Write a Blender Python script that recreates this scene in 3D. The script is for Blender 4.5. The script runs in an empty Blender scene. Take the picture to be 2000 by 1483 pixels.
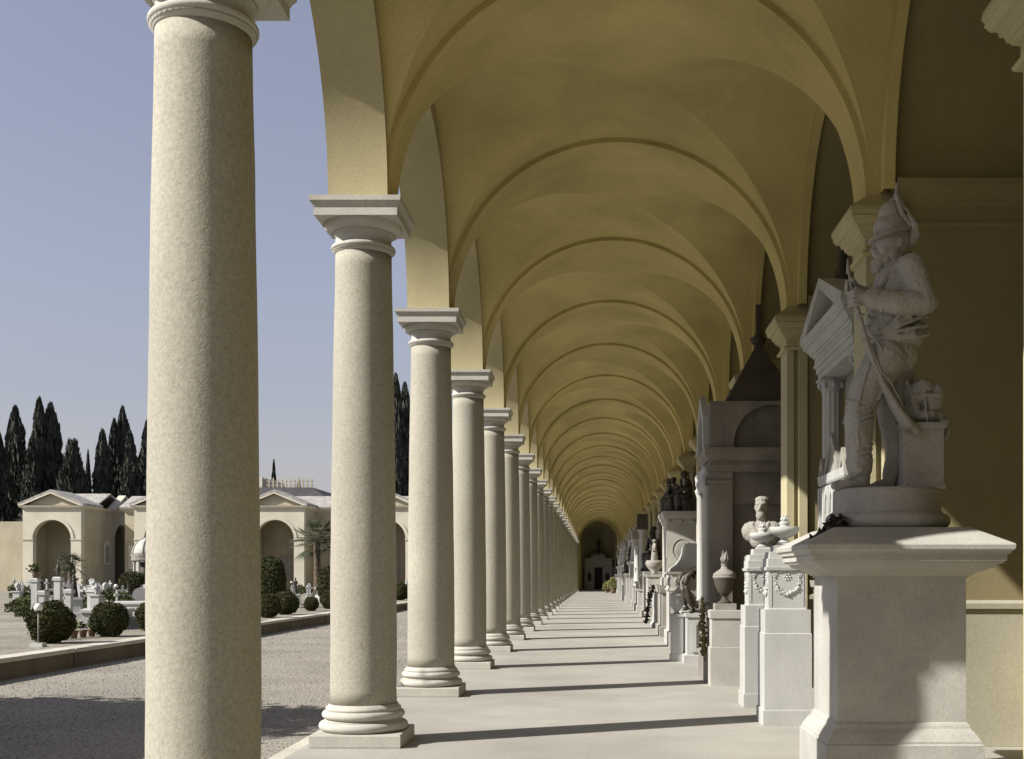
import bpy, bmesh, math, random
from mathutils import Vector, Matrix, noise
R = math.radians
C = bpy.context.scene.collection
SC = bpy.context.scene
rnd = random.Random(7)

# ------------------------------------------------------------------ camera
cd = bpy.data.cameras.new('camera'); cam = bpy.data.objects.new('camera', cd); C.objects.link(cam)
cam.location = (0, 0, 1.55); cam.rotation_euler = (R(90), 0, 0)
cd.sensor_width = 36; cd.lens = 41.04; cd.shift_x = -0.083; cd.shift_y = 0.1918
cd.clip_start = 0.05; cd.clip_end = 4000
SC.camera = cam
# ------------------------------------------------------------------ sky and sun
SUN_EL, SUN_AZ = R(37), R(25)          # the sun stands to the left and a little behind the camera
to_sun = Vector((-math.cos(SUN_AZ)*math.cos(SUN_EL), -math.sin(SUN_AZ)*math.cos(SUN_EL), math.sin(SUN_EL)))
w = bpy.data.worlds.new('World'); SC.world = w; w.use_nodes = True
nt = w.node_tree; bg = nt.nodes['Background']
sky = nt.nodes.new('ShaderNodeTexSky'); sky.sky_type = 'NISHITA'; sky.sun_disc = False
sky.sun_elevation = SUN_EL; sky.sun_rotation = math.atan2(to_sun.x, to_sun.y)
sky.altitude = 60; sky.air_density = 1.6; sky.dust_density = 0.9; sky.ozone_density = 2.5
hs = nt.nodes.new('ShaderNodeHueSaturation'); hs.inputs['Saturation'].default_value = 0.48
nt.links.new(sky.outputs[0], hs.inputs['Color']); tn = nt.nodes.new('ShaderNodeMix'); tn.data_type = 'RGBA'; tn.blend_type = 'MULTIPLY'; tn.inputs[0].default_value = 1; tn.inputs[7].default_value = (0.965, 0.93, 1.10, 1)
nt.links.new(hs.outputs[0], tn.inputs[6]); nt.links.new(tn.outputs[2], bg.inputs['Color'])
bg.inputs['Strength'].default_value = 0.066
sl = bpy.data.lights.new('sun', 'SUN'); sl.energy = 5.0; sl.angle = R(0.55); sl.color = (1.0, 0.952, 0.872)
so = bpy.data.objects.new('sun', sl); C.objects.link(so); so.rotation_euler = (-to_sun).to_track_quat('-Z', 'Y').to_euler()
SC.view_settings.view_transform = 'Standard'; SC.view_settings.look = 'None'
SC.view_settings.exposure = 0.68; SC.view_settings.gamma = 1.0; SC.view_settings.use_curve_mapping = False
SC.cycles.max_bounces = 10; SC.cycles.diffuse_bounces = 6; SC.cycles.use_denoising = True
SC.cycles.caustics_reflective = False; SC.cycles.caustics_refractive = False

# ------------------------------------------------------------------ materials
def mat(name, col, rough=0.85, var=0.18, scale=3.0, speck=0.0, speck_scale=120, bump=0.0, bump_scale=40, stain=0.0,
        stain_col=(0.12, 0.10, 0.08), streak=False, metal=0.0, col2=None, pits=0.0, pit_scale=34, worn=0.0):
    m = bpy.data.materials.new(name); m.use_nodes = True
    N = m.node_tree.nodes; L = m.node_tree.links; b = N['Principled BSDF']
    b.inputs['Roughness'].default_value = rough; b.inputs['Metallic'].default_value = metal
    b.inputs['Specular IOR Level'].default_value = 0.25
    geo = N.new('ShaderNodeNewGeometry')
    n1 = N.new('ShaderNodeTexNoise'); n1.inputs['Scale'].default_value = scale; n1.inputs['Detail'].default_value = 6
    mp = N.new('ShaderNodeMapping'); L.new(geo.outputs['Position'], mp.inputs[0]); mp.inputs['Scale'].default_value = (1, 1, 0.35 if streak else 1)
    L.new(mp.outputs[0], n1.inputs['Vector'])
    cr = N.new('ShaderNodeMapRange'); cr.inputs[1].default_value = 0.3; cr.inputs[2].default_value = 0.7
    L.new(n1.outputs[0], cr.inputs[0])
    mx = N.new('ShaderNodeMix'); mx.data_type = 'RGBA'
    c2 = col2 or tuple(c*(1-var*1.6) for c in col)
    mx.inputs[6].default_value = (*c2, 1); mx.inputs[7].default_value = (*[min(1, c*(1+var*0.5)) for c in col], 1)
    L.new(cr.outputs[0], mx.inputs[0]); out = mx.outputs[2]
    if speck > 0:
        n2 = N.new('ShaderNodeTexNoise'); n2.inputs['Scale'].default_value = speck_scale; n2.inputs['Detail'].default_value = 3
        L.new(geo.outputs['Position'], n2.inputs['Vector'])
        r2 = N.new('ShaderNodeMapRange'); r2.inputs[1].default_value = 0.3; r2.inputs[2].default_value = 0.7
        r2.inputs[3].default_value = 1-speck; r2.inputs[4].default_value = 1+speck*0.6
        L.new(n2.outputs[0], r2.inputs[0])
        v = N.new('ShaderNodeVectorMath'); v.operation = 'SCALE'; L.new(out, v.inputs[0]); L.new(r2.outputs[0], v.inputs['Scale']); out = v.outputs[0]
    if stain > 0:
        n3 = N.new('ShaderNodeTexNoise'); n3.inputs['Scale'].default_value = scale*0.9; n3.inputs['Detail'].default_value = 9; n3.inputs['Roughness'].default_value = 0.72
        mp3 = N.new('ShaderNodeMapping'); mp3.inputs['Location'].default_value = (3.1, 7.7, 1.3); mp3.inputs['Scale'].default_value = (1.6, 1.6, 0.5)
        L.new(geo.outputs['Position'], mp3.inputs[0]); L.new(mp3.outputs[0], n3.inputs['Vector'])
        r3 = N.new('ShaderNodeMapRange'); r3.inputs[1].default_value = 0.56; r3.inputs[2].default_value = 0.78; r3.inputs[4].default_value = stain
        L.new(n3.outputs[0], r3.inputs[0])
        m3 = N.new('ShaderNodeMix'); m3.data_type = 'RGBA'; L.new(r3.outputs[0], m3.inputs[0]); L.new(out, m3.inputs[6]); m3.inputs[7].default_value = (*stain_col, 1); out = m3.outputs[2]
    if worn > 0:       # broad uneven fading
        nw = N.new('ShaderNodeTexNoise'); nw.inputs['Scale'].default_value = 0.55; nw.inputs['Detail'].default_value = 8; nw.inputs['Roughness'].default_value = 0.62
        L.new(geo.outputs['Position'], nw.inputs['Vector'])
        rw = N.new('ShaderNodeMapRange'); rw.inputs[1].default_value = 0.32; rw.inputs[2].default_value = 0.68; rw.inputs[3].default_value = 1-worn; rw.inputs[4].default_value = 1+worn*.7
        L.new(nw.outputs[0], rw.inputs[0])
        vw = N.new('ShaderNodeVectorMath'); vw.operation = 'SCALE'; L.new(out, vw.inputs[0]); L.new(rw.outputs[0], vw.inputs['Scale']); out = vw.outputs[0]
    if pits > 0:       # small dark holes and specks of lichen
        npt = N.new('ShaderNodeTexNoise'); npt.inputs['Scale'].default_value = pit_scale; npt.inputs['Detail'].default_value = 2; npt.inputs['Roughness'].default_value = 0.4
        L.new(geo.outputs['Position'], npt.inputs['Vector'])
        rp_ = N.new('ShaderNodeMapRange'); rp_.inputs[1].default_value = 0.64; rp_.inputs[2].default_value = 0.72; rp_.inputs[4].default_value = pits
        L.new(npt.outputs[0], rp_.inputs[0])
        mpt = N.new('ShaderNodeMix'); mpt.data_type = 'RGBA'; L.new(rp_.outputs[0], mpt.inputs[0]); L.new(out, mpt.inputs[6]); mpt.inputs[7].default_value = (*stain_col, 1); out = mpt.outputs[2]
    L.new(out, b.inputs['Base Color'])
    if bump > 0:
        nb = N.new('ShaderNodeTexNoise'); nb.inputs['Scale'].default_value = bump_scale; nb.inputs['Detail'].default_value = 5
        L.new(geo.outputs['Position'], nb.inputs['Vector'])
        bp = N.new('ShaderNodeBump'); bp.inputs['Strength'].default_value = bump; bp.inputs['Distance'].default_value = 0.02
        L.new(nb.outputs[0], bp.inputs['Height']); L.new(bp.outputs[0], b.inputs['Normal'])
    return m
M = {}
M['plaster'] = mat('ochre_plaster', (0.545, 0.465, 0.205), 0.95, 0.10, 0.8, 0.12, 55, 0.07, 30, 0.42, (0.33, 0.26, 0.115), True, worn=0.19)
M['shadeplaster'] = mat('wall_plaster_shaded', (0.27, 0.23, 0.128), 0.95, 0.10, 1.0, 0.10, 55, 0.12, 30, 0.25, (0.22, 0.18, 0.09), True, worn=0.12)  # plaster tone lowered below the wall's own pale colour; shade painted in
M['dado'] = mat('dado_plaster', (0.38, 0.36, 0.285), 0.95, 0.10, 1.0, 0.10, 55, 0.10, 30, 0.3, (0.24, 0.21, 0.15), True, worn=0.12)
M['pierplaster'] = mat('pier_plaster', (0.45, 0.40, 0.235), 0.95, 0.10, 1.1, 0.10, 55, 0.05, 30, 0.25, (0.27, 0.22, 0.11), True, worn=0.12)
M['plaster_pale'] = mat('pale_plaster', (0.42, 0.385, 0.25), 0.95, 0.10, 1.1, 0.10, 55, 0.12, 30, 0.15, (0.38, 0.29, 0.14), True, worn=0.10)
M['column'] = mat('column_stone', (0.365, 0.345, 0.285), 0.9, 0.08, 1.3, 0.16, 42, 0.13, 70, 0.35, (0.27, 0.23, 0.155), True, pits=0.55, pit_scale=30, worn=0.10)
M['capital'] = mat('capital_stone', (0.47, 0.455, 0.405), 0.9, 0.10, 3, 0.10, 60, 0.1, 60, 0.25, (0.35, 0.30, 0.22), pits=0.5, pit_scale=34)
M['floor'] = mat('floor_stone', (0.365, 0.352, 0.317), 0.85, 0.08, 0.5, 0.14, 45, 0.25, 60, 0.5, (0.24, 0.225, 0.19), worn=0.15, pits=0.3, pit_scale=16)
M['marble'] = mat('white_marble', (0.43, 0.435, 0.42), 0.7, 0.08, 4, 0.08, 60, 0.12, 60, 0.22, (0.42, 0.40, 0.35), True, pits=0.3, pit_scale=30, worn=0.07)
M['statue'] = mat('weathered_marble', (0.375, 0.36, 0.33), 0.8, 0.12, 6, 0.14, 70, 0.25, 90, 0.40, (0.24, 0.22, 0.19), True, pits=0.4, pit_scale=40, worn=0.1)
M['pedestal'] = mat('grey_marble', (0.43, 0.42, 0.385), 0.75, 0.10, 2.2, 0.10, 50, 0.12, 50, 0.22, (0.36, 0.33, 0.28), pits=0.3, pit_scale=22, worn=0.09)
M['grey'] = mat('grey_stone', (0.30, 0.285, 0.255), 0.85, 0.14, 3, 0.10, 60, 0.2, 50, 0.3, (0.2, 0.18, 0.15), worn=0.12)
M['dark'] = mat('dark_stone', (0.085, 0.073, 0.06), 0.8, 0.2, 2.5, 0.12, 60, 0.2, 50, 0.3, (0.08, 0.07, 0.06))
M['kiosk'] = mat('tomb_stone', (0.25, 0.228, 0.198), 0.85, 0.16, 2.5, 0.12, 60, 0.2, 50, 0.4, (0.07, 0.06, 0.05), worn=0.15)
M['bronze'] = mat('dark_bronze', (0.075, 0.065, 0.055), 0.5, 0.4, 8, 0.1, 60, 0.2, 50, metal=0.3)
M['terracotta'] = mat('terracotta', (0.17, 0.11, 0.075), 0.9, 0.15, 8)
M['black'] = mat('black_iron', (0.03, 0.03, 0.03), 0.6, 0.3, 8)
M['door'] = mat('dark_door', (0.035, 0.03, 0.026), 0.7, 0.3, 3)
M['gravel'] = mat('gravel', (0.305, 0.285, 0.243), 1.0, 0.14, 0.3, 0.55, 24, 0.8, 30, 0.15, (0.28, 0.25, 0.2), worn=0.12)
M['soil'] = mat('pale_soil', (0.27, 0.25, 0.20), 1.0, 0.22, 0.5, 0.35, 9, 0.6, 10, 0.45, (0.16, 0.15, 0.09))
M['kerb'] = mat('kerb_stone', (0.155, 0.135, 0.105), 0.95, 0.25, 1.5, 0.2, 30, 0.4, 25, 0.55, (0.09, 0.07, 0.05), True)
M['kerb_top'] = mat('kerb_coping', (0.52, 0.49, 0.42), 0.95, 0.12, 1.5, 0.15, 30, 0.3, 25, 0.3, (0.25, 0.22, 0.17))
M['rooftile'] = mat('old_roof_tiles', (0.36, 0.345, 0.32), 0.95, 0.22, 2.0, 0.25, 8, 0.6, 9, 0.4, (0.2, 0.17, 0.14))
M['slate'] = mat('dark_roof', (0.12, 0.115, 0.12), 0.9, 0.2, 1.0)
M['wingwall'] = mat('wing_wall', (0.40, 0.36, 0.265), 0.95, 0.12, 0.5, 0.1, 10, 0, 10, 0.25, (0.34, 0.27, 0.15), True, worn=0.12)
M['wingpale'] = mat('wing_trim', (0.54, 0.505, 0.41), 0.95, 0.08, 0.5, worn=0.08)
M['cypress'] = mat('cypress_green', (0.062, 0.066, 0.052), 1.0, 0.35, 0.8, col2=(0.026, 0.030, 0.024))
M['box'] = mat('box_green', (0.060, 0.062, 0.022), 1.0, 0.35, 7, col2=(0.024, 0.028, 0.012))
M['leaf'] = mat('leaf_green', (0.085, 0.10, 0.035), 1.0, 0.35, 5, col2=(0.04, 0.05, 0.02))
M['yellowleaf'] = mat('pale_leaf', (0.24, 0.23, 0.09), 1.0, 0.35, 5, col2=(0.10, 0.11, 0.05))
M['palm'] = mat('palm_green', (0.085, 0.10, 0.055), 0.8, 0.3, 3)
M['bark'] = mat('bark', (0.14, 0.11, 0.08), 1.0, 0.3, 6, bump=0.5, bump_scale=12)
M['wreath'] = mat('dry_wreath', (0.26, 0.23, 0.11), 1.0, 0.35, 14, col2=(0.12, 0.10, 0.05))
M['glass'] = mat('milk_glass', (0.75, 0.75, 0.72), 0.3, 0.03, 3)

# ------------------------------------------------------------------ object helpers
def obj(name, mesh, m=None, parent=None, loc=None):
    o = bpy.data.objects.new(name, mesh); C.objects.link(o)
    if m is not None and not mesh.materials: mesh.materials.append(M[m] if isinstance(m, str) else m)
    if parent is not None: o.parent = parent
    if loc is not None: o.location = loc
    return o
def tag(o, label, cat, group=None, kind='thing'):
    o['label'] = label; o['category'] = cat; o['kind'] = kind
    if group: o['group'] = group
    return o
def thing(name, label, cat, loc=(0, 0, 0), rz=0, group=None):
    o = bpy.data.objects.new(name, None); C.objects.link(o); o.location = loc; o.rotation_euler = (0, 0, rz)
    o.empty_display_size = 0.2
    return tag(o, label, cat, group)
def struct(name, mesh, m, label=None):
    o = obj(name, mesh, m); o['kind'] = 'structure'
    if label: o['label'] = label
    return o
def dup(root, loc, rz=None, label=None, scale=None, group=None):
    r = root.copy(); C.objects.link(r); r.location = loc
    if rz is not None: r.rotation_euler = (0, 0, rz)
    if scale is not None: r.scale = (scale,)*3 if not isinstance(scale, tuple) else scale
    if label: r['label'] = label
    if group: r['group'] = group
    for ch in list(root.children):
        c = ch.copy(); C.objects.link(c); c.parent = r
        for g in list(ch.children):
            d = g.copy(); C.objects.link(d); d.parent = c
    return r

class MB:
    """collects verts and faces; .mesh() gives one mesh"""
    def __init__(s): s.v = []; s.f = []; s.sm = []
    def add(s, v, f, smooth=False):
        k = len(s.v); s.v += [tuple(p) for p in v]; s.f += [tuple(i+k for i in q) for q in f]; s.sm += [smooth]*len(f); return s
    def box(s, x0, x1, y0, y1, z0, z1):
        return s.stack(((x0+x1)/2, (y0+y1)/2), [(z0, (x1-x0)/2, (y1-y0)/2), (z1, (x1-x0)/2, (y1-y0)/2)])
    def stack(s, c, prof, cap=True):
        """rectangular mouldings: prof = [(z, half x, half y), ...] upward"""
        v = []; f = []
        for z, hx, hy in prof: v += [(c[0]-hx, c[1]-hy, z), (c[0]+hx, c[1]-hy, z), (c[0]+hx, c[1]+hy, z), (c[0]-hx, c[1]+hy, z)]
        n = len(prof)
        for i in range(n-1):
            for k in range(4):
                a = i*4+k; b = i*4+(k+1) % 4; f.append((a, b, b+4, a+4))
        if cap: f.append((3, 2, 1, 0)); t = (n-1)*4; f.append((t, t+1, t+2, t+3))
        return s.add(v, f)
    def mould(s, x0, x1, y0, y1, prof, out=(1, 1, 1, 1), cap=True):
        """prof = [(z, overhang)]; out = which of the sides -x,+x,-y,+y take the overhang"""
        v = []; f = []
        for z, o in prof:
            a, b, c, d = x0-o*out[0], x1+o*out[1], y0-o*out[2], y1+o*out[3]
            v += [(a, c, z), (b, c, z), (b, d, z), (a, d, z)]
        n = len(prof)
        for i in range(n-1):
            for k in range(4):
                p = i*4+k; q = i*4+(k+1) % 4; f.append((p, q, q+4, p+4))
        if cap: f.append((3, 2, 1, 0)); t = (n-1)*4; f.append((t, t+1, t+2, t+3))
        return s.add(v, f)
    def lathe(s, c, prof, n=32, smooth=True, wob=0):
        v = []; f = []
        for r, z in prof:
            for k in range(n):
                a = 2*math.pi*k/n; rr = r
                v.append((c[0]+rr*math.cos(a), c[1]+rr*math.sin(a), c[2]+z if len(c) > 2 else z))
        m_ = len(prof)
        for i in range(m_-1):
            for k in range(n):
                a = i*n+k; b = i*n+(k+1) % n; f.append((a, b, b+n, a+n))
        s.add(v, f, smooth)
        k0 = len(s.v)-m_*n
        s.f.append(tuple(k0+k for k in reversed(range(n)))); s.sm.append(False)
        s.f.append(tuple(k0+(m_-1)*n+k for k in range(n))); s.sm.append(False)
        return s
    def prism(s, pts, axis, a0, a1, smooth=False):
        """2-D polygon extruded along an axis ('x': pts=(y,z); 'y': pts=(x,z); 'z': pts=(x,y))"""
        def p3(p, a): return (a, p[0], p[1]) if axis == 'x' else (p[0], a, p[1]) if axis == 'y' else (p[0], p[1], a)
        n = len(pts); v = [p3(p, a0) for p in pts]+[p3(p, a1) for p in pts]
        f = [tuple(range(n)), tuple(reversed(range(n, 2*n)))]
        s.add(v, f)
        k0 = len(s.v)-2*n
        for k in range(n):
            s.f.append((k0+k, k0+n+k, k0+n+(k+1) % n, k0+(k+1) % n)); s.sm.append(smooth)
        return s
    def tube(s, pts, rad, n=8, smooth=True, flat=None):
        pts = [Vector(p) for p in pts]; m_ = len(pts)
        if not isinstance(rad, (list, tuple)): rad = [rad]*m_
        v = []; f = []
        up = Vector((0, 0, 1))
        for i, p in enumerate(pts):
            d = (pts[min(i+1, m_-1)]-pts[max(i-1, 0)]).normalized()
            u = d.cross(up)
            if u.length < 1e-3: u = d.cross(Vector((0, 1, 0)))
            u.normalize(); w_ = u.cross(d)
            for k in range(n):
                a = 2*math.pi*k/n; v.append(p+(u*math.cos(a)+w_*math.sin(a)*(flat or 1))*rad[i])
        for i in range(m_-1):
            for k in range(n):
                a = i*n+k; b = i*n+(k+1) % n; f.append((a, a+n, b+n, b))
        f.append(tuple(range(n))); f.append(tuple(reversed(range((m_-1)*n, m_*n))))
        return s.add(v, f, smooth)
    def ell(s, c, r, n=16, m_=10, rot=None):
        v = []; f = []
        mt = rot or Matrix.Identity(3); c = Vector(c)
        for i in range(m_+1):
            t = math.pi*i/m_
            for k in range(n):
                a = 2*math.pi*k/n
                v.append(c+mt @ Vector((r[0]*math.sin(t)*math.cos(a), r[1]*math.sin(t)*math.sin(a), r[2]*math.cos(t))))
        for i in range(m_):
            for k in range(n):
                a = i*n+k; b = i*n+(k+1) % n; f.append((a, a+n, b+n, b))
        return s.add(v, f, True)
    def cap(s, p0, r0, p1, r1, n=12):
        """tapered capsule"""
        p0 = Vector(p0); p1 = Vector(p1); d = (p1-p0)
        L = max(d.length, 1e-5); d = d/L
        u = d.cross(Vector((0, 0, 1)))
        if u.length < 1e-3: u = d.cross(Vector((0, 1, 0)))
        u.normalize(); w_ = u.cross(d); v = []; f = []
        rings = [(-r0*math.cos(t), r0*math.sin(t)) for t in (0.15, 0.6, 1.1)]+[(0, r0)]+[(L*q, r0+(r1-r0)*q) for q in (.33, .66)]+[(L, r1)]+[(L+r1*math.cos(t), r1*math.sin(t)) for t in (1.1, 0.6, 0.15)]
        for a_, r in rings:
            for k in range(n):
                a = 2*math.pi*k/n; v.append(p0+d*a_+(u*math.cos(a)+w_*math.sin(a))*r)
        for i in range(len(rings)-1):
            for k in range(n):
                a = i*n+k; b = i*n+(k+1) % n; f.append((a, a+n, b+n, b))
        f.append(tuple(range(n))); t = (len(rings)-1)*n; f.append(tuple(reversed(range(t, t+n))))
        return s.add(v, f, True)
    def xf(s, mtx, start=0):
        s.v[start:] = [tuple(mtx @ Vector(p)) for p in s.v[start:]]; return s
    def mesh(s, name='mesh', fix=True):
        me = bpy.data.meshes.new(name); me.from_pydata(s.v, [], s.f)
        me.polygons.foreach_set('use_smooth', s.sm)
        me.update()
        if fix:
            bm = bmesh.new(); bm.from_mesh(me); bmesh.ops.recalc_face_normals(bm, faces=bm.faces); bm.to_mesh(me); bm.free()
        return me
    def build(s, name, m, parent=None, loc=None): return obj(name, s.mesh(name), m, parent, loc)

def remesh(mb, voxel, smooth=2, disp=None, name='carved'):
    me = mb.mesh(name); o = bpy.data.objects.new('tmp', me); C.objects.link(o)
    r = o.modifiers.new('r', 'REMESH'); r.mode = 'VOXEL'; r.voxel_size = voxel
    if smooth:
        sm = o.modifiers.new('s', 'SMOOTH'); sm.iterations = smooth; sm.factor = 0.5
    dg = bpy.context.evaluated_depsgraph_get(); ev = o.evaluated_get(dg)
    out = bpy.data.meshes.new_from_object(ev); out.name = name
    bpy.data.objects.remove(o); bpy.data.meshes.remove(me)
    if disp:
        nrm = [v.normal.copy() for v in out.vertices]
        for v, n in zip(out.vertices, nrm): v.co += n*disp(v.co)
    out.polygons.foreach_set('use_smooth', [True]*len(out.polygons)); out.update()
    return out
def folds(a=0.006, s=16, zs=0.45):
    def f(p):
        q = Vector((p.x*s, p.y*s, p.z*s*zs))
        return a*(noise.noise(q)+0.6*(0.35-abs(noise.noise(q*1.7+Vector((5, 3, 1)))))*1.6)
    return f
def leaves(mb, pts, size, rng, tilt=1.0):
    for p in pts:
        a = rng.uniform(0, 6.283); b = rng.uniform(-1, 1)*tilt; s_ = size*rng.uniform(0.6, 1.35)
        u = Vector((math.cos(a), math.sin(a), b*0.7))*s_; v = Vector((-math.sin(a)*b, math.cos(a)*b, 1))*s_*0.7
        p = Vector(p); mb.add([p-u, p-v*0.6, p+u, p+v], [(0, 1, 2, 3)])

# ================================================================== SETTING
BAY = 4.42; CX = -2.175
def D(n): return BAY*(n+0.37)+0.405
N0, N1 = -8, 26
Y0, Y1 = D(N0)-0.4, D(N1)+0.6
ZS = 4.97
# ground of gravel, arcade floor with a step, raised burial terrace with kerb
m_ = MB(); m_.add([(-900, -300, -.25), (900, -300, -.25), (900, 1500, -.25), (-900, 1500, -.25)], [(0, 1, 2, 3)])
struct('gravel_ground', m_.mesh(fix=False), 'gravel')
m_ = MB(); m_.box(-2.66, 4.5, Y0-3, Y1+8, -.6, 0); struct('arcade_floor', m_.mesh(), 'floor')
m_ = MB(); m_.box(-3.02, -2.662, Y0-3, Y1+3, -.6, -.125); struct('arcade_step', m_.mesh(), 'kerb_top')
m_ = MB(); m_.box(-80, -10.62, -30, 140, -.6, .125); struct('burial_terrace', m_.mesh(), 'soil')
pb = MB(); gp = random.Random(77)
for i in range(26000):
    y = 10.5*(46/10.5)**gp.random(); x = gp.uniform(-10.2, -3.1)
    r_ = gp.uniform(.006, .017)*(1+y/45); a = gp.uniform(0, 6.28); z = -.252
    v = [(x+r_*math.cos(a+k*1.571)*gp.uniform(.7, 1.2), y+r_*math.sin(a+k*1.571)*gp.uniform(.7, 1.2), z) for k in range(4)]+[(x+gp.uniform(-.3, .3)*r_, y+gp.uniform(-.3, .3)*r_, z+r_*gp.uniform(.5, 1.0))]
    pb.add(v, [(0, 1, 4), (1, 2, 4), (2, 3, 4), (3, 0, 4)])
o = obj('loose_gravel', pb.mesh('loose_gravel'), 'gravel'); o['kind'] = 'stuff'; o['label'] = 'loose pebbles strewn over the gravel path'; o['category'] = 'gravel'
# ================================================================== ARCADE
arcade = thing('arcade', 'long ochre plastered vaulted arcade running away beside the row of columns', 'arcade')
# --- columns: every one a thing
ORD = ['first', 'second', 'third', 'fourth', 'fifth', 'sixth', 'seventh', 'eighth', 'ninth', 'tenth', 'eleventh', 'twelfth', 'thirteenth', 'fourteenth', 'fifteenth', 'sixteenth', 'seventeenth', 'eighteenth', 'nineteenth', 'twentieth', 'twenty-first', 'twenty-second', 'twenty-third', 'twenty-fourth', 'twenty-fifth', 'last']
def make_column():
    t = thing('stone_column', 'x', 'column', (0, 0, 0))
    MB().mould(-.41, .41, -.41, .41, [(0, -.004), (.012, 0), (.108, 0), (.12, -.006)]).build('plinth', 'capital', t)
    pr = [(.36, .121)]
    pr += [(.355+.055*math.sin(R(a)), .168-.046*math.cos(R(a))) for a in range(0, 181, 20)]
    pr += [(.365, .216), (.345, .222), (.342, .232)]
    pr += [(.338+.042*math.sin(R(a)), .272-.039*math.cos(R(a))) for a in range(0, 181, 20)]
    pr += [(.345, .313), (.345, .338), (.33, .345), (.316, .37)]
    MB().lathe((0, 0), pr, 48).build('base_moulding', 'capital', t)
    sh = []
    for i in range(33):
        q = i/32; z = .372+q*(4.53-.372)
        r = .308 if q < .02 else .304-.046*max(0, (q-.15)/.85)**1.5
        sh.append((r, z))
    mb = MB().lathe((0, 0), sh, 56)
    me = mb.mesh('shaft')
    for v in me.vertices:
        d = Vector((v.co.x, v.co.y, 0)); p = v.co
        k = noise.noise(Vector((p.x*3, p.y*3, p.z*1.6)))*.0035+noise.noise(Vector((p.x*9, p.y*9, p.z*7)))*.0016
        v.co += d.normalized()*k
    obj('shaft', me, 'column', t)
    cp = [(.258, 4.529), (.27, 4.545), (.272, 4.553), (.286, 4.558)]+[(.272+.024*math.sin(R(a)), 4.585-.024*math.cos(R(a))) for a in range(10, 171, 20)]
    cp += [(.256, 4.612), (.256, 4.69), (.272, 4.694), (.272, 4.706), (.284, 4.708), (.284, 4.72)]
    cp += [(.284+.075*math.sin(R(a)), 4.72+.075*(1-math.cos(R(a)))) for a in range(0, 91, 15)]
    cp += [(.362, 4.803)]
    MB().lathe((0, 0), cp, 48).build('capital', 'capital', t)
    MB().mould(-.376, .376, -.376, .376, [(4.80, 0), (4.873, 0), (4.874, .004), (4.89, .008), (4.91, .022), (4.925, .033), (4.926, .033), (4.97, .035)]).build('abacus', 'capital', t)
    return t
col0 = make_column()
GC = "stone columns carrying the arcade's arches"
for n in range(N0, N1+1):
    if n >= 1:
        lab = {1: 'nearest and widest pale stone column, its capital cut off by the top of the picture',
               2: 'second pale stone column from the camera, its moulded base standing in front of the garden',
               3: 'third pale stone column from the camera, square plinth with tree shadow stripes beside it'}.get(n, ORD[n-1]+' pale stone column from the camera in the receding row')
    else: lab = 'pale stone column beside or behind the camera, outside the picture'
    o = col0 if n == N0 else dup(col0, (CX, D(n), 0))
    o.location = (CX, D(n), 0); o.rotation_euler = (0, 0, 0); o['label'] = lab; o['group'] = GC if n > 0 else 'columns outside the picture'
# --- arcade wall bays, ribs, vaults, rear wall
PH = 0.27; AR = BAY/2-PH; XI, XO = CX+PH, CX-PH; ZT = 8.1
XW = 4.0; XP = 2.45; XC = (XI+XP)/2; RR = (XP-XI)/2
def spandrel_mesh():
    mb = MB(); pts = [(-BAY/2, ZS)]
    for i in range(41):
        a = math.pi*(1-i/40); pts.append((AR*math.cos(a), ZS+AR*math.sin(a)))
    pts.append((BAY/2, ZS)); v = []; f = []
    for x in (XO, XI):
        for y, z in pts: v.append((x, y, z))
        for y, z in pts: v.append((x, y, ZT))
    n = len(pts)
    for i in range(n-1):
        f.append((i, i+1, n+i+1, n+i)); f.append((2*n+i, 3*n+i, 3*n+i+1, 2*n+i+1))
        f.append((i, 2*n+i, 2*n+i+1, i+1))
    mb.add(v, f, True)
    me = mb.mesh('spandrel_wall'); me.set_sharp_from_angle(angle=R(30)); return me
sp = spandrel_mesh()
def arc_band(r0, r1, y0, y1, c, seg=48, sx=1, a0=0, a1=180):
    mb = MB(); v = []; f = []
    for i in range(seg+1):
        a = R(a0+(a1-a0)*i/seg); ca, sa = math.cos(a), math.sin(a)
        for r, y in ((r0, y0), (r0, y1), (r1, y1), (r1, y0)): v.append((c[0]+r*ca*sx, y, c[1]+r*sa))
    for i in range(seg):
        for k in range(4):
            a = i*4+k; b = i*4+(k+1) % 4; f.append((a, a+4, b+4, b))
    mb.add(v, f); return mb
rib = arc_band(RR, RR+.16, -.24, .24, (XC, ZS)).mesh('transverse_rib')
for p in rib.polygons: p.use_smooth = True
rib.set_sharp_from_angle(angle=R(30))
RV = RR+.055
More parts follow.
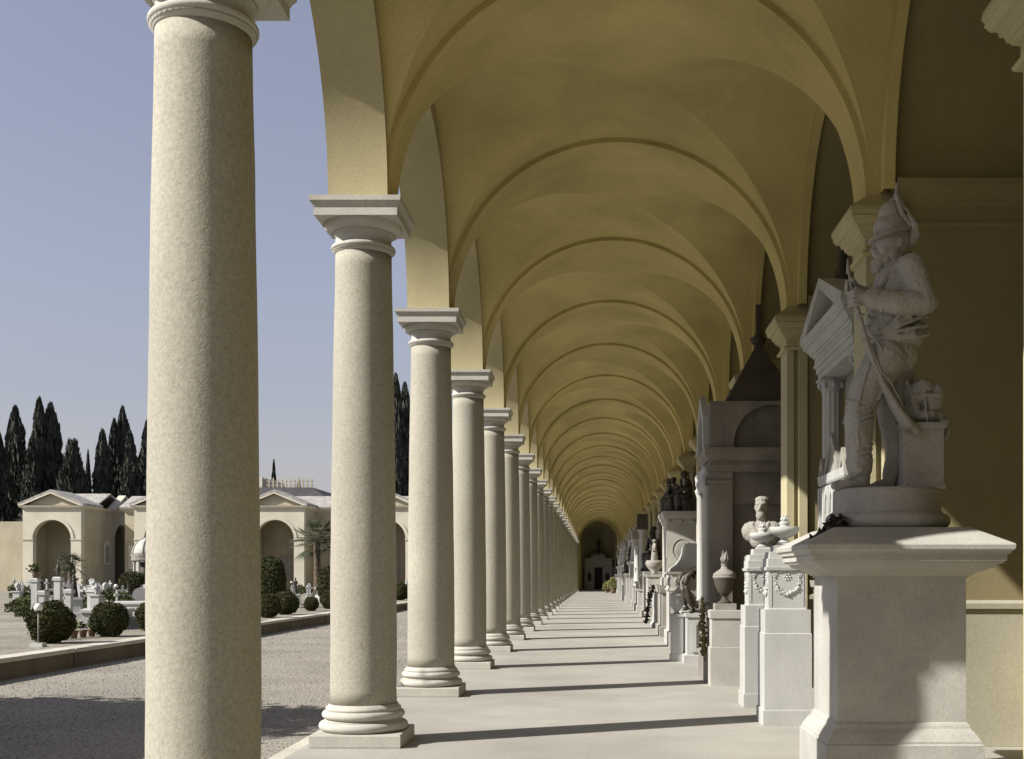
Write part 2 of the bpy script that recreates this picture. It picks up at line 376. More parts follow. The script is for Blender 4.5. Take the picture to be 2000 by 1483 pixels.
def vault_mesh():
    hb = BAY/2-.238; x1 = XW+.02; mb = MB(); n = 44
    def grid(P):
        v = [p for row in P for p in row]; m_ = len(P[0]); f = []
        for i in range(len(P)-1):
            for j in range(m_-1):
                q = (i*m_+j, i*m_+j+1, (i+1)*m_+j+1, (i+1)*m_+j); f.append(q)
        mb.add(v, f, True)
    for sy in (-1, 1):          # webs against the transverse ribs
        rows = []
        for i in range(n*2+1):
            t = math.pi*i/(2*n); x = -RV*math.cos(t); z = ZS+RV*math.sin(t); g = hb*abs(x)/RV
            rows.append([(XC+x, sy*(g+(hb-g)*j/6), z) for j in range(7)])
        grid(rows)
    for sx in (-1, 1):          # webs over the arcade arch and the chapel
        rows = []; xe = XI-.012 if sx < 0 else x1
        for i in range(n*2+1):
            t = math.pi*i/(2*n); y = -hb*math.cos(t); z = ZS+RV*math.sin(t); g = XC+sx*RV*abs(y)/hb
            if sx < 0: g = max(g, xe)
            xm = min(xe, max(g, 2.64)) if sx > 0 else xe
            rows.append([(g+(xm-g)*j/8, y, z) for j in range(9)])
        grid(rows)
    return mb.mesh('vault', False)
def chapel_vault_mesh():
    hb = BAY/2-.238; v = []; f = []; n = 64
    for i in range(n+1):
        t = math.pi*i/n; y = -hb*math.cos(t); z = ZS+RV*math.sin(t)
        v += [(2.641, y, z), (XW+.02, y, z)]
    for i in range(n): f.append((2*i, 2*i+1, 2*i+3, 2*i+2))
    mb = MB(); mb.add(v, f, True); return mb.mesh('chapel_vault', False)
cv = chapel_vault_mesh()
vm = vault_mesh()
def formeret():
    b0 = BAY/2-.24; mb = MB(); v = []; f = []; seg = 40
    for i in range(seg+1):
        a = math.pi*i/seg
        for (k, x) in ((.15, 2.58), (.15, 2.68), (-.02, 2.68), (-.02, 2.58)):
            v.append((x, (b0-k)*math.cos(a), ZS+.06+(RV-k)*math.sin(a)))
    for i in range(seg):
        for k in range(4):
            a = i*4+k; b = i*4+(k+1) % 4; f.append((a, a+4, b+4, b))
    mb.add(v, f); return mb.mesh('wall_arch')
fm = formeret()
def cross_wall():
    return MB().box(2.70, XW, -.28, .28, 0, ZT-.1).mesh('cross_wall')
cw = cross_wall()
sc_m = MB().mould(2.70, XW-.01, -.283, .283, [(4.72, 0), (4.74, .02), (4.76, .02), (4.765, .008), (4.90, .008), (4.92, .03), (4.96, .04), (5.01, .08), (5.05, .11), (5.06, .12), (5.12, .13), (5.14, .10), (5.17, 0)], (0, 0, 1, 1)).mesh('string_course')
bm_ = MB().mould(2.70, XW-.012, -.282, .282, [(1.25, 0), (1.252, .035), (1.30, .035), (1.33, 0)], (0, 0, 1, 1)).mesh('dado_band')
dd = MB().box(2.705, XW-.014, -.288, .288, .002, 1.248).mesh('dado')
def pilaster_mesh():
    mb = MB()
    mb.box(XP, 2.54, -.25, .25, 0, 4.62); mb.box(2.54, 2.595, -.19, .19, 0, 4.62); mb.box(2.595, 2.699, -.33, .33, 0, 4.80)
    mb.box(2.40, 2.56, -.29, .29, 0, .22)
    return mb.mesh('pilaster')
pm = pilaster_mesh()
capm = MB().mould(2.46, 2.76, -.245, .245, [(4.46, .0), (4.465, .05), (4.49, .06), (4.505, .04), (4.51, .02), (4.56, .02), (4.60, .02), (4.625, .06), (4.64, .065), (4.645, .08), (4.68, .09), (4.69, .11), (4.73, .12), (4.74, .15), (4.785, .18), (4.79, .17), (4.83, .19), (4.87, .185), (4.95, .08), (5.02, .005), (5.04, 0)], (1, 0, 1, 1)).mesh('pilaster_capital')
for n in range(N0, N1):
    yc = D(n)+BAY/2
    for nm, me, mm in (('spandrel_wall', sp, 'pierplaster'), ('vault', vm, 'plaster'), ('wall_arch', fm, 'plaster'), ('chapel_vault', cv, 'shadeplaster')):  # chapel webs take the darkened plaster, shade put into their colour
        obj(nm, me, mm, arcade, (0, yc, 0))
for n in range(N0, N1+1):
    obj('transverse_rib', rib, 'plaster', arcade, (0, D(n), 0))
    p = obj('pilaster', pm, 'plaster_pale', arcade, (0, D(n), 0))
    obj('capital', capm, 'pierplaster', p)
    c_ = obj('cross_wall', cw, 'shadeplaster', arcade, (0, D(n), 0)); obj('string_course', sc_m, 'shadeplaster', c_); obj('dado_band', bm_, 'dado', c_); obj('dado', dd, 'dado', c_)
MB().box(XW, XW+.5, Y0-1, Y1+9, -.1, ZT).build('rear_wall', 'plaster', arcade)
MB().mould(XO-.002, XO+.05, Y0, Y1, [(7.55, 0), (7.57, .06), (7.7, .06), (7.72, .1), (7.8, .2), (7.95, .35), (8.1, .4)], (1, 0, 0, 0)).build('outer_cornice', 'plaster_pale', arcade)
rf = MB(); rf.prism([(-3.1, 8.1), (4.8, 8.1), (4.8, 8.2), (.8, 9.3), (-3.1, 8.2)], 'y', Y0-1, Y1+9); rf.build('roof', 'rooftile', arcade)
# end wall with arch and dark chapel behind it
ye = Y1
def arch_wall(x0, x1, xc, r, zs, zt, y0, y1, zb=0):
    mb = MB(); v = []; f = []; seg = 32
    pts = [(x0, zb, x0, zt)]
    inner = [(xc-r, zb), ]+[(xc+r*math.cos(math.pi*(1-i/seg)), zs+r*math.sin(math.pi*(1-i/seg))) for i in range(seg+1)]+[(xc+r, zb)]
    outer = [(x0, zb)]+[(x0+(x1-x0)*i/seg, zt) for i in range(seg+1)]+[(x1, zb)]
    n = len(inner)
    for y in (y0, y1):
        v += [(a, y, b) for a, b in inner]+[(a, y, b) for a, b in outer]
    for i in range(n-1):
        f.append((i, i+1, n+i+1, n+i)); f.append((2*n+i, 3*n+i, 3*n+i+1, 2*n+i+1)); f.append((i, 2*n+i, 2*n+i+1, i+1)); f.append((n+i, n+i+1, 3*n+i+1, 3*n+i))
    mb.add(v, f); return mb
arch_wall(CX-.3, XW, .17, 1.85, 5.15, 8.0, ye, ye+.5).build('end_wall', 'plaster', arcade)
arch_wall(CX-.3, XW, .17, 1.62, 5.0, 8.0, ye+1.6, ye+2.0).build('inner_arch', 'shadeplaster', arcade)
mb = MB(); mb.box(CX-.4, XW, ye+5, ye+5.3, 0, 8.1); mb.box(CX-.5, CX-.3, ye, ye+5, 0, 8.1); mb.box(CX-.3, XW, ye+.55, ye+5, 7.6, 8.05); mb.build('end_chapel_wall', 'plaster_pale', arcade)
MB().box(CX-.2, XW, ye-.3, ye+5, .002, .14).build('threshold_step', 'grey', arcade)

# ================================================================== SCULPTED FIGURES
def figure_mesh(kind, voxel=0.035):
    mb = MB(); V = Vector
    if kind in ('standing', 'angel', 'praying'):
        mb.cap((0, 0, .1), .24, (0, 0, .9), .16); mb.cap((.06, -.05, .08), .2, (.04, -.04, .7), .13); mb.ell((0, 0, .04), (.28, .26, .1))
        mb.ell((0, 0, 1.1), (.17, .13, .22)); mb.ell((0, 0, 1.3), (.21, .12, .14)); mb.cap((0, 0, 1.38), .06, (0, -.02, 1.5), .055)
        mb.ell((0, -.03, 1.6), (.085, .10, .12)); mb.ell((0, .02, 1.64), (.1, .11, .1)); mb.ell((0, -.13, 1.59), (.018, .025, .025))
        if kind == 'praying':
            for s in (-1, 1): mb.cap((.2*s, 0, 1.3), .065, (.2*s, -.12, 1.08), .055); mb.cap((.2*s, -.12, 1.08), .05, (.03*s, -.26, 1.22), .035)
        else:
            mb.cap((.2, 0, 1.3), .065, (.28, -.05, 1.02), .055); mb.cap((.28, -.05, 1.02), .05, (.16, -.22, .9), .035)
            mb.cap((-.2, 0, 1.3), .065, (-.3, -.1, 1.15 if kind == 'standing' else 1.5), .055); mb.cap((-.3, -.1, 1.15 if kind == 'standing' else 1.5), .05, (-.2, -.24, 1.3 if kind == 'standing' else 1.72), .035)
        if kind == 'angel':
            for s in (-1, 1):
                mb.ell((.22*s, .2, 1.25), (.14, .05, .42), rot=Matrix.Rotation(R(-18*s), 3, 'Y')); mb.ell((.3*s, .22, .85), (.1, .04, .4), rot=Matrix.Rotation(R(-8*s), 3, 'Y'))
    elif kind == 'seated':
        mb.box(-.3, .3, -.1, .35, 0, .42)
        for s in (-1, 1):
            mb.cap((.12*s, .12, .52), .13, (.14*s, -.28, .52), .11); mb.cap((.14*s, -.28, .5), .11, (.13*s, -.26, .1), .08); mb.ell((.13*s, -.34, .05), (.06, .13, .06))
        mb.ell((0, .1, .75), (.18, .14, .28)); mb.ell((0, .06, .98), (.21, .13, .13)); mb.cap((0, .02, 1.05), .06, (0, -.04, 1.16), .055)
        mb.ell((0, -.08, 1.25), (.085, .10, .12)); mb.ell((0, -.03, 1.28), (.1, .11, .1))
        mb.cap((.2, .05, .98), .065, (.27, -.08, .74), .055); mb.cap((.27, -.08, .74), .05, (.1, -.28, .66), .04)
        mb.cap((-.2, .05, .98), .065, (-.27, -.12, .72), .055); mb.cap((-.27, -.12, .72), .05, (-.06, -.16, 1.1), .04)
        mb.ell((0, -.2, .3), (.28, .18, .3))
    elif kind == 'mourner':     # bowed, leaning forward over a block
        mb.cap((0, .1, .1), .24, (0, .05, .75), .17); mb.cap((0, .05, .75), .17, (0, -.25, 1.1), .15); mb.ell((0, -.28, 1.12), (.2, .13, .13))
        mb.cap((0, -.32, 1.15), .06, (0, -.42, 1.2), .06); mb.ell((0, -.48, 1.2), (.09, .11, .11))
        for s in (-1, 1): mb.cap((.19*s, -.26, 1.12), .06, (.22*s, -.5, .95), .05); mb.cap((.22*s, -.5, .95), .05, (.04*s, -.62, 1.05), .04)
        mb.ell((0, .2, .08), (.3, .36, .1))
    elif kind == 'group':
        a = figure_mesh('seated', 0); return_mesh = None
    return mb
def fig(kind, voxel=.022, amp=.011, sc=12):
    return remesh(figure_mesh(kind), voxel, 1, folds(amp, sc, .3), kind+'_figure')
F = {k: fig(k) for k in ('standing', 'angel', 'praying', 'seated', 'mourner') if k != 'mourner'}
def bust_mesh(voxel=.0085):
    mb = MB(); S = 1.0
    mb.ell((0, 0, .17), (.25, .14, .15)); mb.ell((-.13, 0, .2), (.13, .12, .12)); mb.ell((.13, 0, .2), (.13, .12, .12)); mb.ell((0, -.03, .08), (.15, .11, .12))
    mb.cap((0, 0, .25), .075, (0, -.01, .4), .065)
    mb.ell((0, -.01, .5), (.085, .105, .13)); mb.ell((0, .02, .53), (.092, .105, .105)); mb.ell((0, -.11, .49), (.016, .03, .035), rot=Matrix.Rotation(R(-20), 3, 'X'))
    mb.ell((0, -.1, .53), (.06, .025, .014)); mb.ell((0, -.1, .445), (.05, .03, .014)); mb.ell((0, -.085, .40), (.05, .04, .05)); mb.ell((0, -.09, .425), (.06, .03, .025))
    for s in (-1, 1): mb.ell((.088*s, .01, .49), (.012, .022, .035)); mb.ell((.034*s, -.098, .508), (.014, .012, .009)); mb.cap((.02*s, -.1, .2), .012, (.1*s, -.06, .3), .02)
    mb.ell((0, .0, .585), (.09, .1, .05)); mb.ell((0, -.115, .455), (.045, .02, .012)); mb.cap((0, -.105, .52), .017, (0, -.135, .475), .02); mb.ell((0, -.05, .385), (.07, .07, .06))
    for s in (-1, 1): mb.cap((.03*s, -.14, .10), .012, (.1*s, -.1, .28), .02); mb.cap((.015*s, -.113, .543), .012, (.06*s, -.095, .54), .011)
    mb.lathe((0, 0), [(.1, -.12), (.11, -.1), (.07, -.06), (.06, -.02), (.1, .03)], 16)
    return remesh(mb, voxel, 1, lambda p: (.006 if p.z < .36 else .0025 if p.z < .55 else .005)*noise.noise(Vector((p.x*40, p.y*40, p.z*22))), 'bust')
BUST = bust_mesh()

# ================================================================== FOREGROUND STATUE ON ITS PEDESTAL
ped = thing('statue_pedestal', 'big square grey marble pedestal under the statue of a man with a rifle', 'pedestal', (2.16, 8.71, 0))
px = 0.455; py = 0.44
MB().mould(-px, px, -py, py, [(0, .10), (.36, .10), (.37, .085), (.385, .085), (.40, .075), (.44, .05), (.47, .025), (.49, .02), (.505, .012), (.515, 0)]).build('base_moulding', 'pedestal', ped)
MB().mould(-px, px, -py, py, [(.5152, 0), (1.533, 0)]).build('shaft', 'pedestal', ped)
MB().mould(-px, px, -py, py, [(1.533, 0), (1.534, .012), (1.55, .014), (1.552, .03), (1.565, .045), (1.585, .085), (1.61, .15), (1.635, .175), (1.637, .195), (1.655, .205), (1.657, .215), (1.70, .218), (1.702, .235), (1.72, .24), (1.735, .258), (1.765, .262), (1.775, .255), (1.895, .02)]).build('cornice', 'pedestal', ped)
pl = [(.44, 1.897), (.445, 1.90)]+[(.405+.055*math.sin(R(a)), 1.955-.055*math.cos(R(a))) for a in range(10, 171, 16)]+[(.405, 2.015), (.405, 2.02), (.395, 2.03), (.392, 2.17), (.385, 2.19)]
MB().lathe((0, 0), pl, 64).build('round_plinth', 'statue', ped)
K = .0038
def S(x, y, v=0.0): return Vector(((x-1740)*K, v, (957-y)*K))
st = thing('rifleman_statue', 'grey marble statue of a bearded man in plumed hat gripping a rifle with both hands', 'statue', (2.18, 8.73, 2.19))
def statue_body():
    mb = MB(); k = K
    def E(x, y, v, rx, ry, rz, rot=0): mb.ell(S(x, y, v), (rx*k, ry, rz*k), 20, 14, Matrix.Rotation(R(rot), 3, 'Y'))
    def cp(a, ra, b, rb): mb.cap(S(*a), ra*k, S(*b), rb*k, 16)
    # torso in a buttoned jacket, facing the picture's left
    E(1756, 565, .0, 46, .19, 56, -8); E(1768, 535, .0, 34, .21, 34); E(1745, 620, 0, 50, .17, 52, 0); E(1752, 655, 0, 56, .185, 32, 8); E(1752, 690, 0, 44, .175, 42)
    E(1783, 590, .0, 28, .16, 62, -4); E(1790, 645, .0, 24, .15, 22); E(1718, 640, -.02, 28, .12, 34); E(1775, 695, 0, 22, .13, 32)
    # collar and lapel roll
    cp((1765, 508, -.06), 8, (1722, 553, -.13), 8); cp((1722, 553, -.13), 8, (1702, 585, -.1), 6); E(1757, 515, 0, 22, .085, 16)
    # neck, head, face turned left
    cp((1760, 525, 0), 17, (1750, 490, 0), 17)
    E(1748, 468, 0, 30, .088, 33); E(1740, 482, 0, 24, .074, 28); E(1762, 466, 0, 24, .085, 28)
    E(1721, 466, 0, 9, .058, 7); cp((1716, 472, 0), 4.5, (1708, 485, 0), 5); E(1709, 487, 0, 6, .017, 4.5)
    for s in (-1, 1): E(1712, 487, .014*s, 5, .010, 3.5); E(1730, 487, .052*s, 9, .022, 9)
    cp((1713, 494, -.012), 4, (1724, 502, -.045), 3.5); cp((1713, 494, .012), 4, (1724, 502, .045), 3.5)
    E(1719, 508, 0, 10, .040, 11, 10); cp((1715, 510, 0), 9, (1712, 528, 0), 6); cp((1722, 508, -.02), 8, (1716, 530, -.018), 5); cp((1722, 508, .02), 8, (1716, 530, .018), 5)
    E(1733, 506, 0, 13, .066, 11)
    for s in (-1, 1): E(1759, 474, .086*s, 6, .012, 11, 10); E(1757, 470, .09*s, 3, .008, 6); E(1747, 492, .06*s, 9, .02, 14)
    # arm nearer the viewer: shoulder, elbow back, forearm forward to the rifle
    cp((1772, 532, -.20), 28, (1793, 600, -.235), 25); cp((1793, 600, -.235), 26, (1742, 604, -.25), 23); cp((1742, 604, -.25), 23, (1697, 594, -.215), 19); cp((1703, 595, -.218), 21, (1696, 594, -.213), 21)
    cp((1692, 592, -.21), 13, (1676, 590, -.19), 14)
    # far arm
    cp((1765, 532, .19), 27, (1755, 592, .2), 22); cp((1755, 592, .2), 21, (1690, 572, .0), 17); cp((1690, 572, 0), 13, (1668, 568, -.1), 12)
    # hands: palm and curled fingers round the stock
    E(1671, 590, -.185, 14, .028, 15); E(1664, 567, -.11, 13, .026, 11)
    for i in range(4):
        y = 579+i*8.2; cp((1672, y, -.215), 4.6, (1660, y+1, -.222), 4.4); cp((1660, y+1, -.222), 4.4, (1652, y+1, -.19), 4.0); cp((1652, y+1, -.19), 4, (1655, y+2, -.155), 3.6)
    cp((1678, 580, -.2), 5.5, (1664, 573, -.205), 4.6)
    for i in range(4):
        y = 556+i*6.5; cp((1664, y, -.085), 4.4, (1652, y, -.1), 4.2); cp((1652, y, -.1), 4.2, (1650, y, -.15), 3.8)
    cp((1668, 560, -.14), 5, (1658, 553, -.165), 4.2)
    # legs in loose trousers, boots
    cp((1730, 700, -.085), 41, (1692, 762, -.1), 33); cp((1692, 762, -.1), 33, (1677, 806, -.1), 28); cp((1677, 806, -.1), 29, (1676, 860, -.09), 26); cp((1676, 860, -.09), 26, (1677, 905, -.085), 24); cp((1677, 900, -.085), 27, (1678, 915, -.085), 25)
    cp((1682, 935, -.085), 17, (1680, 912, -.085), 19); cp((1684, 942, -.085), 14, (1652, 948, -.11), 12); cp((1652, 948, -.11), 12, (1627, 951, -.13), 8); E(1685, 947, -.085, 14, .045, 11)
    cp((1766, 700, .085), 36, (1751, 790, .09), 29); cp((1751, 790, .09), 29, (1751, 825, .09), 23); cp((1751, 825, .09), 23, (1759, 880, .08), 16); cp((1759, 870, .08), 18, (1756, 905, .08), 18); cp((1756, 905, .08), 20, (1750, 925, .08), 17)
    cp((1748, 930, .08), 15, (1746, 945, .08), 13); cp((1746, 943, .08), 13, (1722, 948, .06), 11); cp((1722, 948, .06), 11, (1706, 952, .05), 7)
    # carved creases: sleeve, jacket drawn in at the belt, trouser knees and ankles
    rr = random.Random(9)
    def ridge(pts, r):
        for a, b in zip(pts, pts[1:]): cp(a, r, b, r)
    for q in range(5): ridge([(1772+5*q, 548+9*q, -.245), (1784+3*q, 553+10*q, -.262), (1800, 560+9*q, -.24)], 3.2)
    for q in range(5): ridge([(1705+17*q, 581+3*q, -.24), (1712+17*q, 598, -.278), (1709+17*q, 619, -.262)], 3.0)
    for q, (y0, y1) in enumerate(((612, 640), (628, 650), (646, 658), (590, 632), (664, 660))): ridge([(1712+2*q, 655, -.165), (1745, (y0+655)/2+4, -.20), (1785, y0, -.185), (1806, y0-6, -.13)], 3.6)
    for q, (x1, y1) in enumerate(((1735, 735), (1700, 738))): ridge([(1716+4*q, 672, -.165), ((1716+x1)/2, 703, -.185), (x1, y1, -.16)], 3.6)
    for q in range(5): ridge([(1651+q, 786+11*q, -.13), (1668, 792+11*q, -.21), (1692, 786+10*q, -.2), (1702, 778+11*q, -.14)], 3.0)
    for q in range(4): ridge([(1655, 873+11*q, -.12), (1670, 880+11*q, -.19), (1690, 874+11*q, -.18), (1700, 869+11*q, -.11)], 2.8)
    ridge([(1690, 715, -.205), (1676, 760, -.215), (1668, 800, -.205)], 3); ridge([(1725, 745, -.2), (1708, 785, -.19)], 3.2)
    ridge([(1672, 820, -.2), (1668, 850, -.19), (1672, 880, -.185)], 2.6)
    ridge([(1681, 905, -.185), (1676, 925, -.17), (1652, 937, -.15)], 2.4)
    for y in (560, 580, 600, 620, 640): E(1697-(y-560)*.06, y, -.105, 3.6, .014, 3.6)
    # jacket hem, pocket flap, belt strap
    cp((1805, 648, -.06), 12, (1775, 662, -.17), 10); cp((1775, 662, -.17), 10, (1735, 668, -.165), 9); cp((1735, 668, -.165), 9, (1707, 664, -.1), 8)
    cp((1768, 625, -.185), 6, (1800, 560, -.14), 5); cp((1766, 626, -.186), 6, (1712, 645, -.13), 5)
    def d(p):
        x, y, z = p; amp = .0048
        if z > 1.70: amp = .0018
        if z < .18: amp = .002
        q = Vector((x*15, y*13, z*15))
        f = noise.noise(q)+.9*(.3-abs(noise.noise(q*1.5+Vector((4, 1, 9)))))
        if .2 < z < 1.05: f += .9*(.25-abs(noise.noise(Vector((x*6, y*6, z*26+x*16)))))
        if 1.0 < z < 1.7: f += 1.0*(.25-abs(noise.noise(Vector((x*11+z*14, y*7, z*9-x*15)))))
        if 1.60 < z < 1.80 and x < -.06: f = 1.3*noise.noise(Vector((x*60, y*60, z*25))); amp = .004
        return amp*max(-1.6, min(1.2, f))
    return remesh(mb, .0058, 1, d, 'man_body')
obj('body', statue_body(), 'statue', st)
mb = MB()
mb.ell(S(1746, 440, 0), (36*K, .115, 30*K), 20, 14, Matrix.Rotation(R(-14), 3, 'Y')); mb.ell(S(1745, 415, 0), (24*K, .085, 28*K), 20, 14, Matrix.Rotation(R(12), 3, 'Y')); mb.ell(S(1749, 395, 0), (11*K, .04, 16*K), 16, 10, Matrix.Rotation(R(14), 3, 'Y'))
mb.ell(S(1742, 456, 0), (45*K, .16, 6*K), 24, 10, Matrix.Rotation(R(-16), 3, 'Y')); mb.ell(S(1713, 461, 0), (12*K, .07, 3.5*K), 20, 8, Matrix.Rotation(R(-24), 3, 'Y'))
mb.cap(S(1711, 452, -.05), 3*K, S(1782, 441, -.1), 3*K)
obj('hat', remesh(mb, .008, 1, folds(.004, 22, 1), 'hat'), 'statue', st)
mb = MB(); rp = random.Random(3)
for i in range(26):
    t = i/25; o_ = rp.uniform(-1, 1)
    pts = [S(1756+4*o_, 362+14*t, .02*o_-.02), S(1766+8*t+3*o_, 400+10*t, .05*o_-.03), S(1778+9*t, 435+10*t+4*o_, .075*o_-.03), S(1783+8*t, 460+8*t+6*o_, .08*o_-.02), S(1776+10*t, 486+8*o_, .07*o_)]
    mb.tube(pts, [.008, .018, .024, .022, .006], 8, True, .6)
mb.cap(S(1753, 358, -.05), 3*K, S(1752, 385, -.06), 6*K); mb.cap(S(1752, 385, -.07), 5*K, S(1760, 420, -.1), 5*K); mb.cap(S(1760, 420, -.1), 5*K, S(1776, 444, -.1), 3*K)
obj('plume', remesh(mb, .0075, 1, folds(.004, 30, .5), 'plume'), 'statue', st)
mb = MB()
rpts = [S(1652, 514, -.14), S(1657, 560, -.155), S(1663, 590, -.17), S(1672, 625, -.185), S(1684, 672, -.2), S(1700, 722, -.2), S(1718, 762, -.2), S(1738, 797, -.195), S(1758, 826, -.19), S(1768, 840, -.19)]
mb.tube(rpts, [3*K, 5.5*K, 7*K, 8*K, 9*K, 10*K, 12*K, 15*K, 18*K, 19*K], 12, True, .6)
mb.tube([S(1652, 512, -.14), S(1653, 540, -.145)], [2*K, 4.5*K], 8)
mb.ell(S(1775, 838, -.19), (9*K, .035, 19*K), 14, 10, Matrix.Rotation(R(-38), 3, 'Y'))
mb.tube([S(1682, 650, -.235), S(1695, 668, -.24), S(1712, 690, -.225), S(1720, 712, -.215), S(1716, 728, -.21)], .008, 8)
for q in (3, 4, 5): mb.ell(rpts[q], (11*K, .04, 3*K), 12, 6, Matrix.Rotation(R(-20), 3, 'Y'))
mb.tube([S(1672, 628, -.2), S(1710, 735, -.24), S(1728, 752, -.235), S(1742, 778, -.225), S(1756, 800, -.2)], .007, 6)
mb.build('rifle', 'statue', st)
mb = MB(); mb.mould(S(1760, 0).x, S(1838, 0).x, -.14, .2, [(0, .012), (.03, .012), (.04, 0), (.36, 0), (.44, 0), (.445, .012), (.49, .014)])
for z in (.10, .16, .22): mb.box(S(1772, 0).x, S(1828, 0).x, -.146, -.139, z, z+.012)
mb.build('support_block', 'statue', st)
mb = MB(); rp = random.Random(5)
for c, r in (((1795, 770), (24, .13, 26)), ((1822, 785), (24, .13, 28)), ((1812, 812), (30, .14, 18)), ((1788, 800), (18, .12, 26)), ((1838, 812), (12, .1, 18)), ((1800, 750), (14, .1, 12)), ((1836, 836), (8, .08, 16)), ((1775, 762), (10, .09, 22)), ((1806, 756), (26, .13, 20)), ((1832, 768), (18, .12, 22)), ((1845, 826), (13, .11, 13)), ((1852, 842), (8, .08, 12))):
    mb.ell(S(c[0], c[1], .02), (r[0]*K, r[1], r[2]*K))
mb.cap(S(1780, 775, -.11), 3*K, S(1835, 772, -.1), 3*K); mb.cap(S(1800, 745, -.09), 3*K, S(1808, 825, -.12), 3*K); mb.cap(S(1772, 745, -.05), 5*K, S(1785, 790, -.1), 6*K)
obj('knapsack', remesh(mb, .009, 1, folds(.012, 15, 1), 'knapsack'), 'statue', st)
# bronze laurel spray lying on the pedestal's cap
def leafy_wreath(name, pts, size, m, n, rng, parent=None):
    mb = MB(); q = []
    for i in range(n):
        t = rng.uniform(0, len(pts)-1.001); a = Vector(pts[int(t)]); b = Vector(pts[int(t)+1]); p = a.lerp(b, t-int(t))
        q.append(p+Vector((rng.gauss(0, size*.8), rng.gauss(0, size*.8), rng.gauss(0, size*.5))))
    leaves(mb, q, size, rng)
    mb.tube(pts, size*.7, 6)
    return mb.build(name, m, parent)
o = leafy_wreath('laurel_spray', [(1.56, 8.35, 1.80), (1.63, 8.36, 1.84), (1.70, 8.40, 1.89), (1.76, 8.42, 1.965)], .035, 'bronze', 140, random.Random(2))
tag(o, 'dark bronze laurel spray lying on the left corner of the statue pedestal', 'wreath')

# ================================================================== BAY 2: GARLAND POSTS, AEDICULE, GOTHIC SHRINE
def garland_post(loc, label):
    t = thing('garland_post', label, 'pedestal', loc, 0, 'white garland posts with bowls before the tomb')
    MB().mould(-.235, .235, -.235, .235, [(0, .025), (.16, .025), (.165, .01), (.95, .01), (.96, 0), (1.20, 0)]).build('plinth_block', 'marble', t)
    MB().mould(-.19, .19, -.19, .19, [(1.201, .012), (1.215, .0), (1.60, 0)]).build('garland_block', 'marble', t)
    MB().mould(-.19, .19, -.19, .19, [(1.601, 0), (1.61, .025), (1.64, .03), (1.645, .01), (1.73, .01), (1.735, -.005), (1.80, -.01), (1.805, -.06), (1.87, -.065), (1.875, -.11), (1.895, -.12)]).build('cap', 'marble', t)
    # carved festoon on the two visible faces
    mb = MB(); rr = random.Random(11)
    for face in range(2):
        for i in range(46):
            a = math.pi*i/45; u = -.13*math.cos(a); z = 1.56-.20*math.sin(a)**.8
            s_ = .008+.014*math.sin(a)
            p = (u, -.19, z) if face == 0 else (-.19, u, z)
            mb.ell((p[0]+rr.gauss(0, .006), p[1]+rr.gauss(0, .006), p[2]+rr.gauss(0, .006)), (s_, s_, s_), 8, 5)
        for u, z, s_ in ((0, 1.54, .03), (-.13, 1.565, .02), (.13, 1.565, .02)):
            p = (u, -.19, z) if face == 0 else (-.19, u, z)
            for k in range(6): mb.ell((p[0]+(s_*math.cos(k*1.047) if face == 0 else 0), p[1]+(s_*math.cos(k*1.047) if face else 0), p[2]+s_*math.sin(k*1.047)), (.012, .012, .012), 8, 5)
            mb.ell(p, (.014, .014, .014), 8, 5)
        for u in (-.165, .165):
            if face == 0: mb.box(u-.004, u+.004, -.196, -.189, 1.24, 1.58)
            else: mb.box(-.196, -.189, u-.004, u+.004, 1.24, 1.58)
    mb.build('festoon', 'marble', t)
    b = MB().lathe((0, 0), [(.07, 1.896), (.07, 1.91), (.035, 1.93), (.03, 1.945), (.06, 1.955), (.12, 1.985), (.15, 2.015), (.155, 2.03), (.155, 2.06), (.145, 2.065), (.05, 2.07), (.045, 2.085), (.06, 2.10), (.05, 2.12), (.02, 2.13)], 32).build('bowl', 'marble', t)
    mb = MB()
    for k in range(7): mb.tube([(.02*math.cos(k), .02*math.sin(k), 2.11), (.03*math.cos(k+.6), .03*math.sin(k+.6), 2.15), (.02*math.cos(k+1.5), .02*math.sin(k+1.5), 2.18+.01*(k % 3))], [.016, .018, .004], 6)
    mb.build('flame', 'marble', b)
    return t
garland_post((1.975, 12.30, 0), 'white marble post with carved garland and flame bowl touching the statue pedestal')
garland_post((1.985, 13.98, 0), 'farther white marble post with garland and flame bowl, in front of the dark bust')
# tall aedicule facing the aisle
ae = thing('pedimented_tomb', 'tall wall tomb with steep marble pediment and fluted columns behind the rifleman', 'tomb', (0, 12.85, 0))
w_ = .98
MB().mould(2.62, XW-.005, -w_, w_, [(3.86, .0), (3.93, .0), (3.932, .02), (4.0, .022), (4.002, .04), (4.03, .05), (4.035, .035), (4.12, .035), (4.125, .055), (4.15, .065), (4.155, .085), (4.18, .09), (4.23, .13), (4.235, .15), (4.28, .155), (4.285, .17), (4.34, .19)], (1, 0, 1, 1)).build('entablature', 'marble', ae)
mb = MB()
for s in (-1, 1):
    mb.prism([(s*(w_+.19), 4.342), (s*(w_+.19), 4.40), (0, 4.83), (0, 4.72), (s*(w_-.12), 4.342)], 'x', 2.44, XW-.006)
mb.build('raking_cornice', 'marble', ae)
MB().prism([(-.85, 4.343), (.85, 4.343), (0, 4.715)], 'x', 2.62, XW-.007).build('tympanum', 'grey', ae)
MB().lathe((2.7, 0), [(.09, 4.80), (.09, 4.9), (.05, 4.93), (.06, 5.0), (.05, 5.15), (.01, 5.3)], 12).build('finial', 'dark', ae)
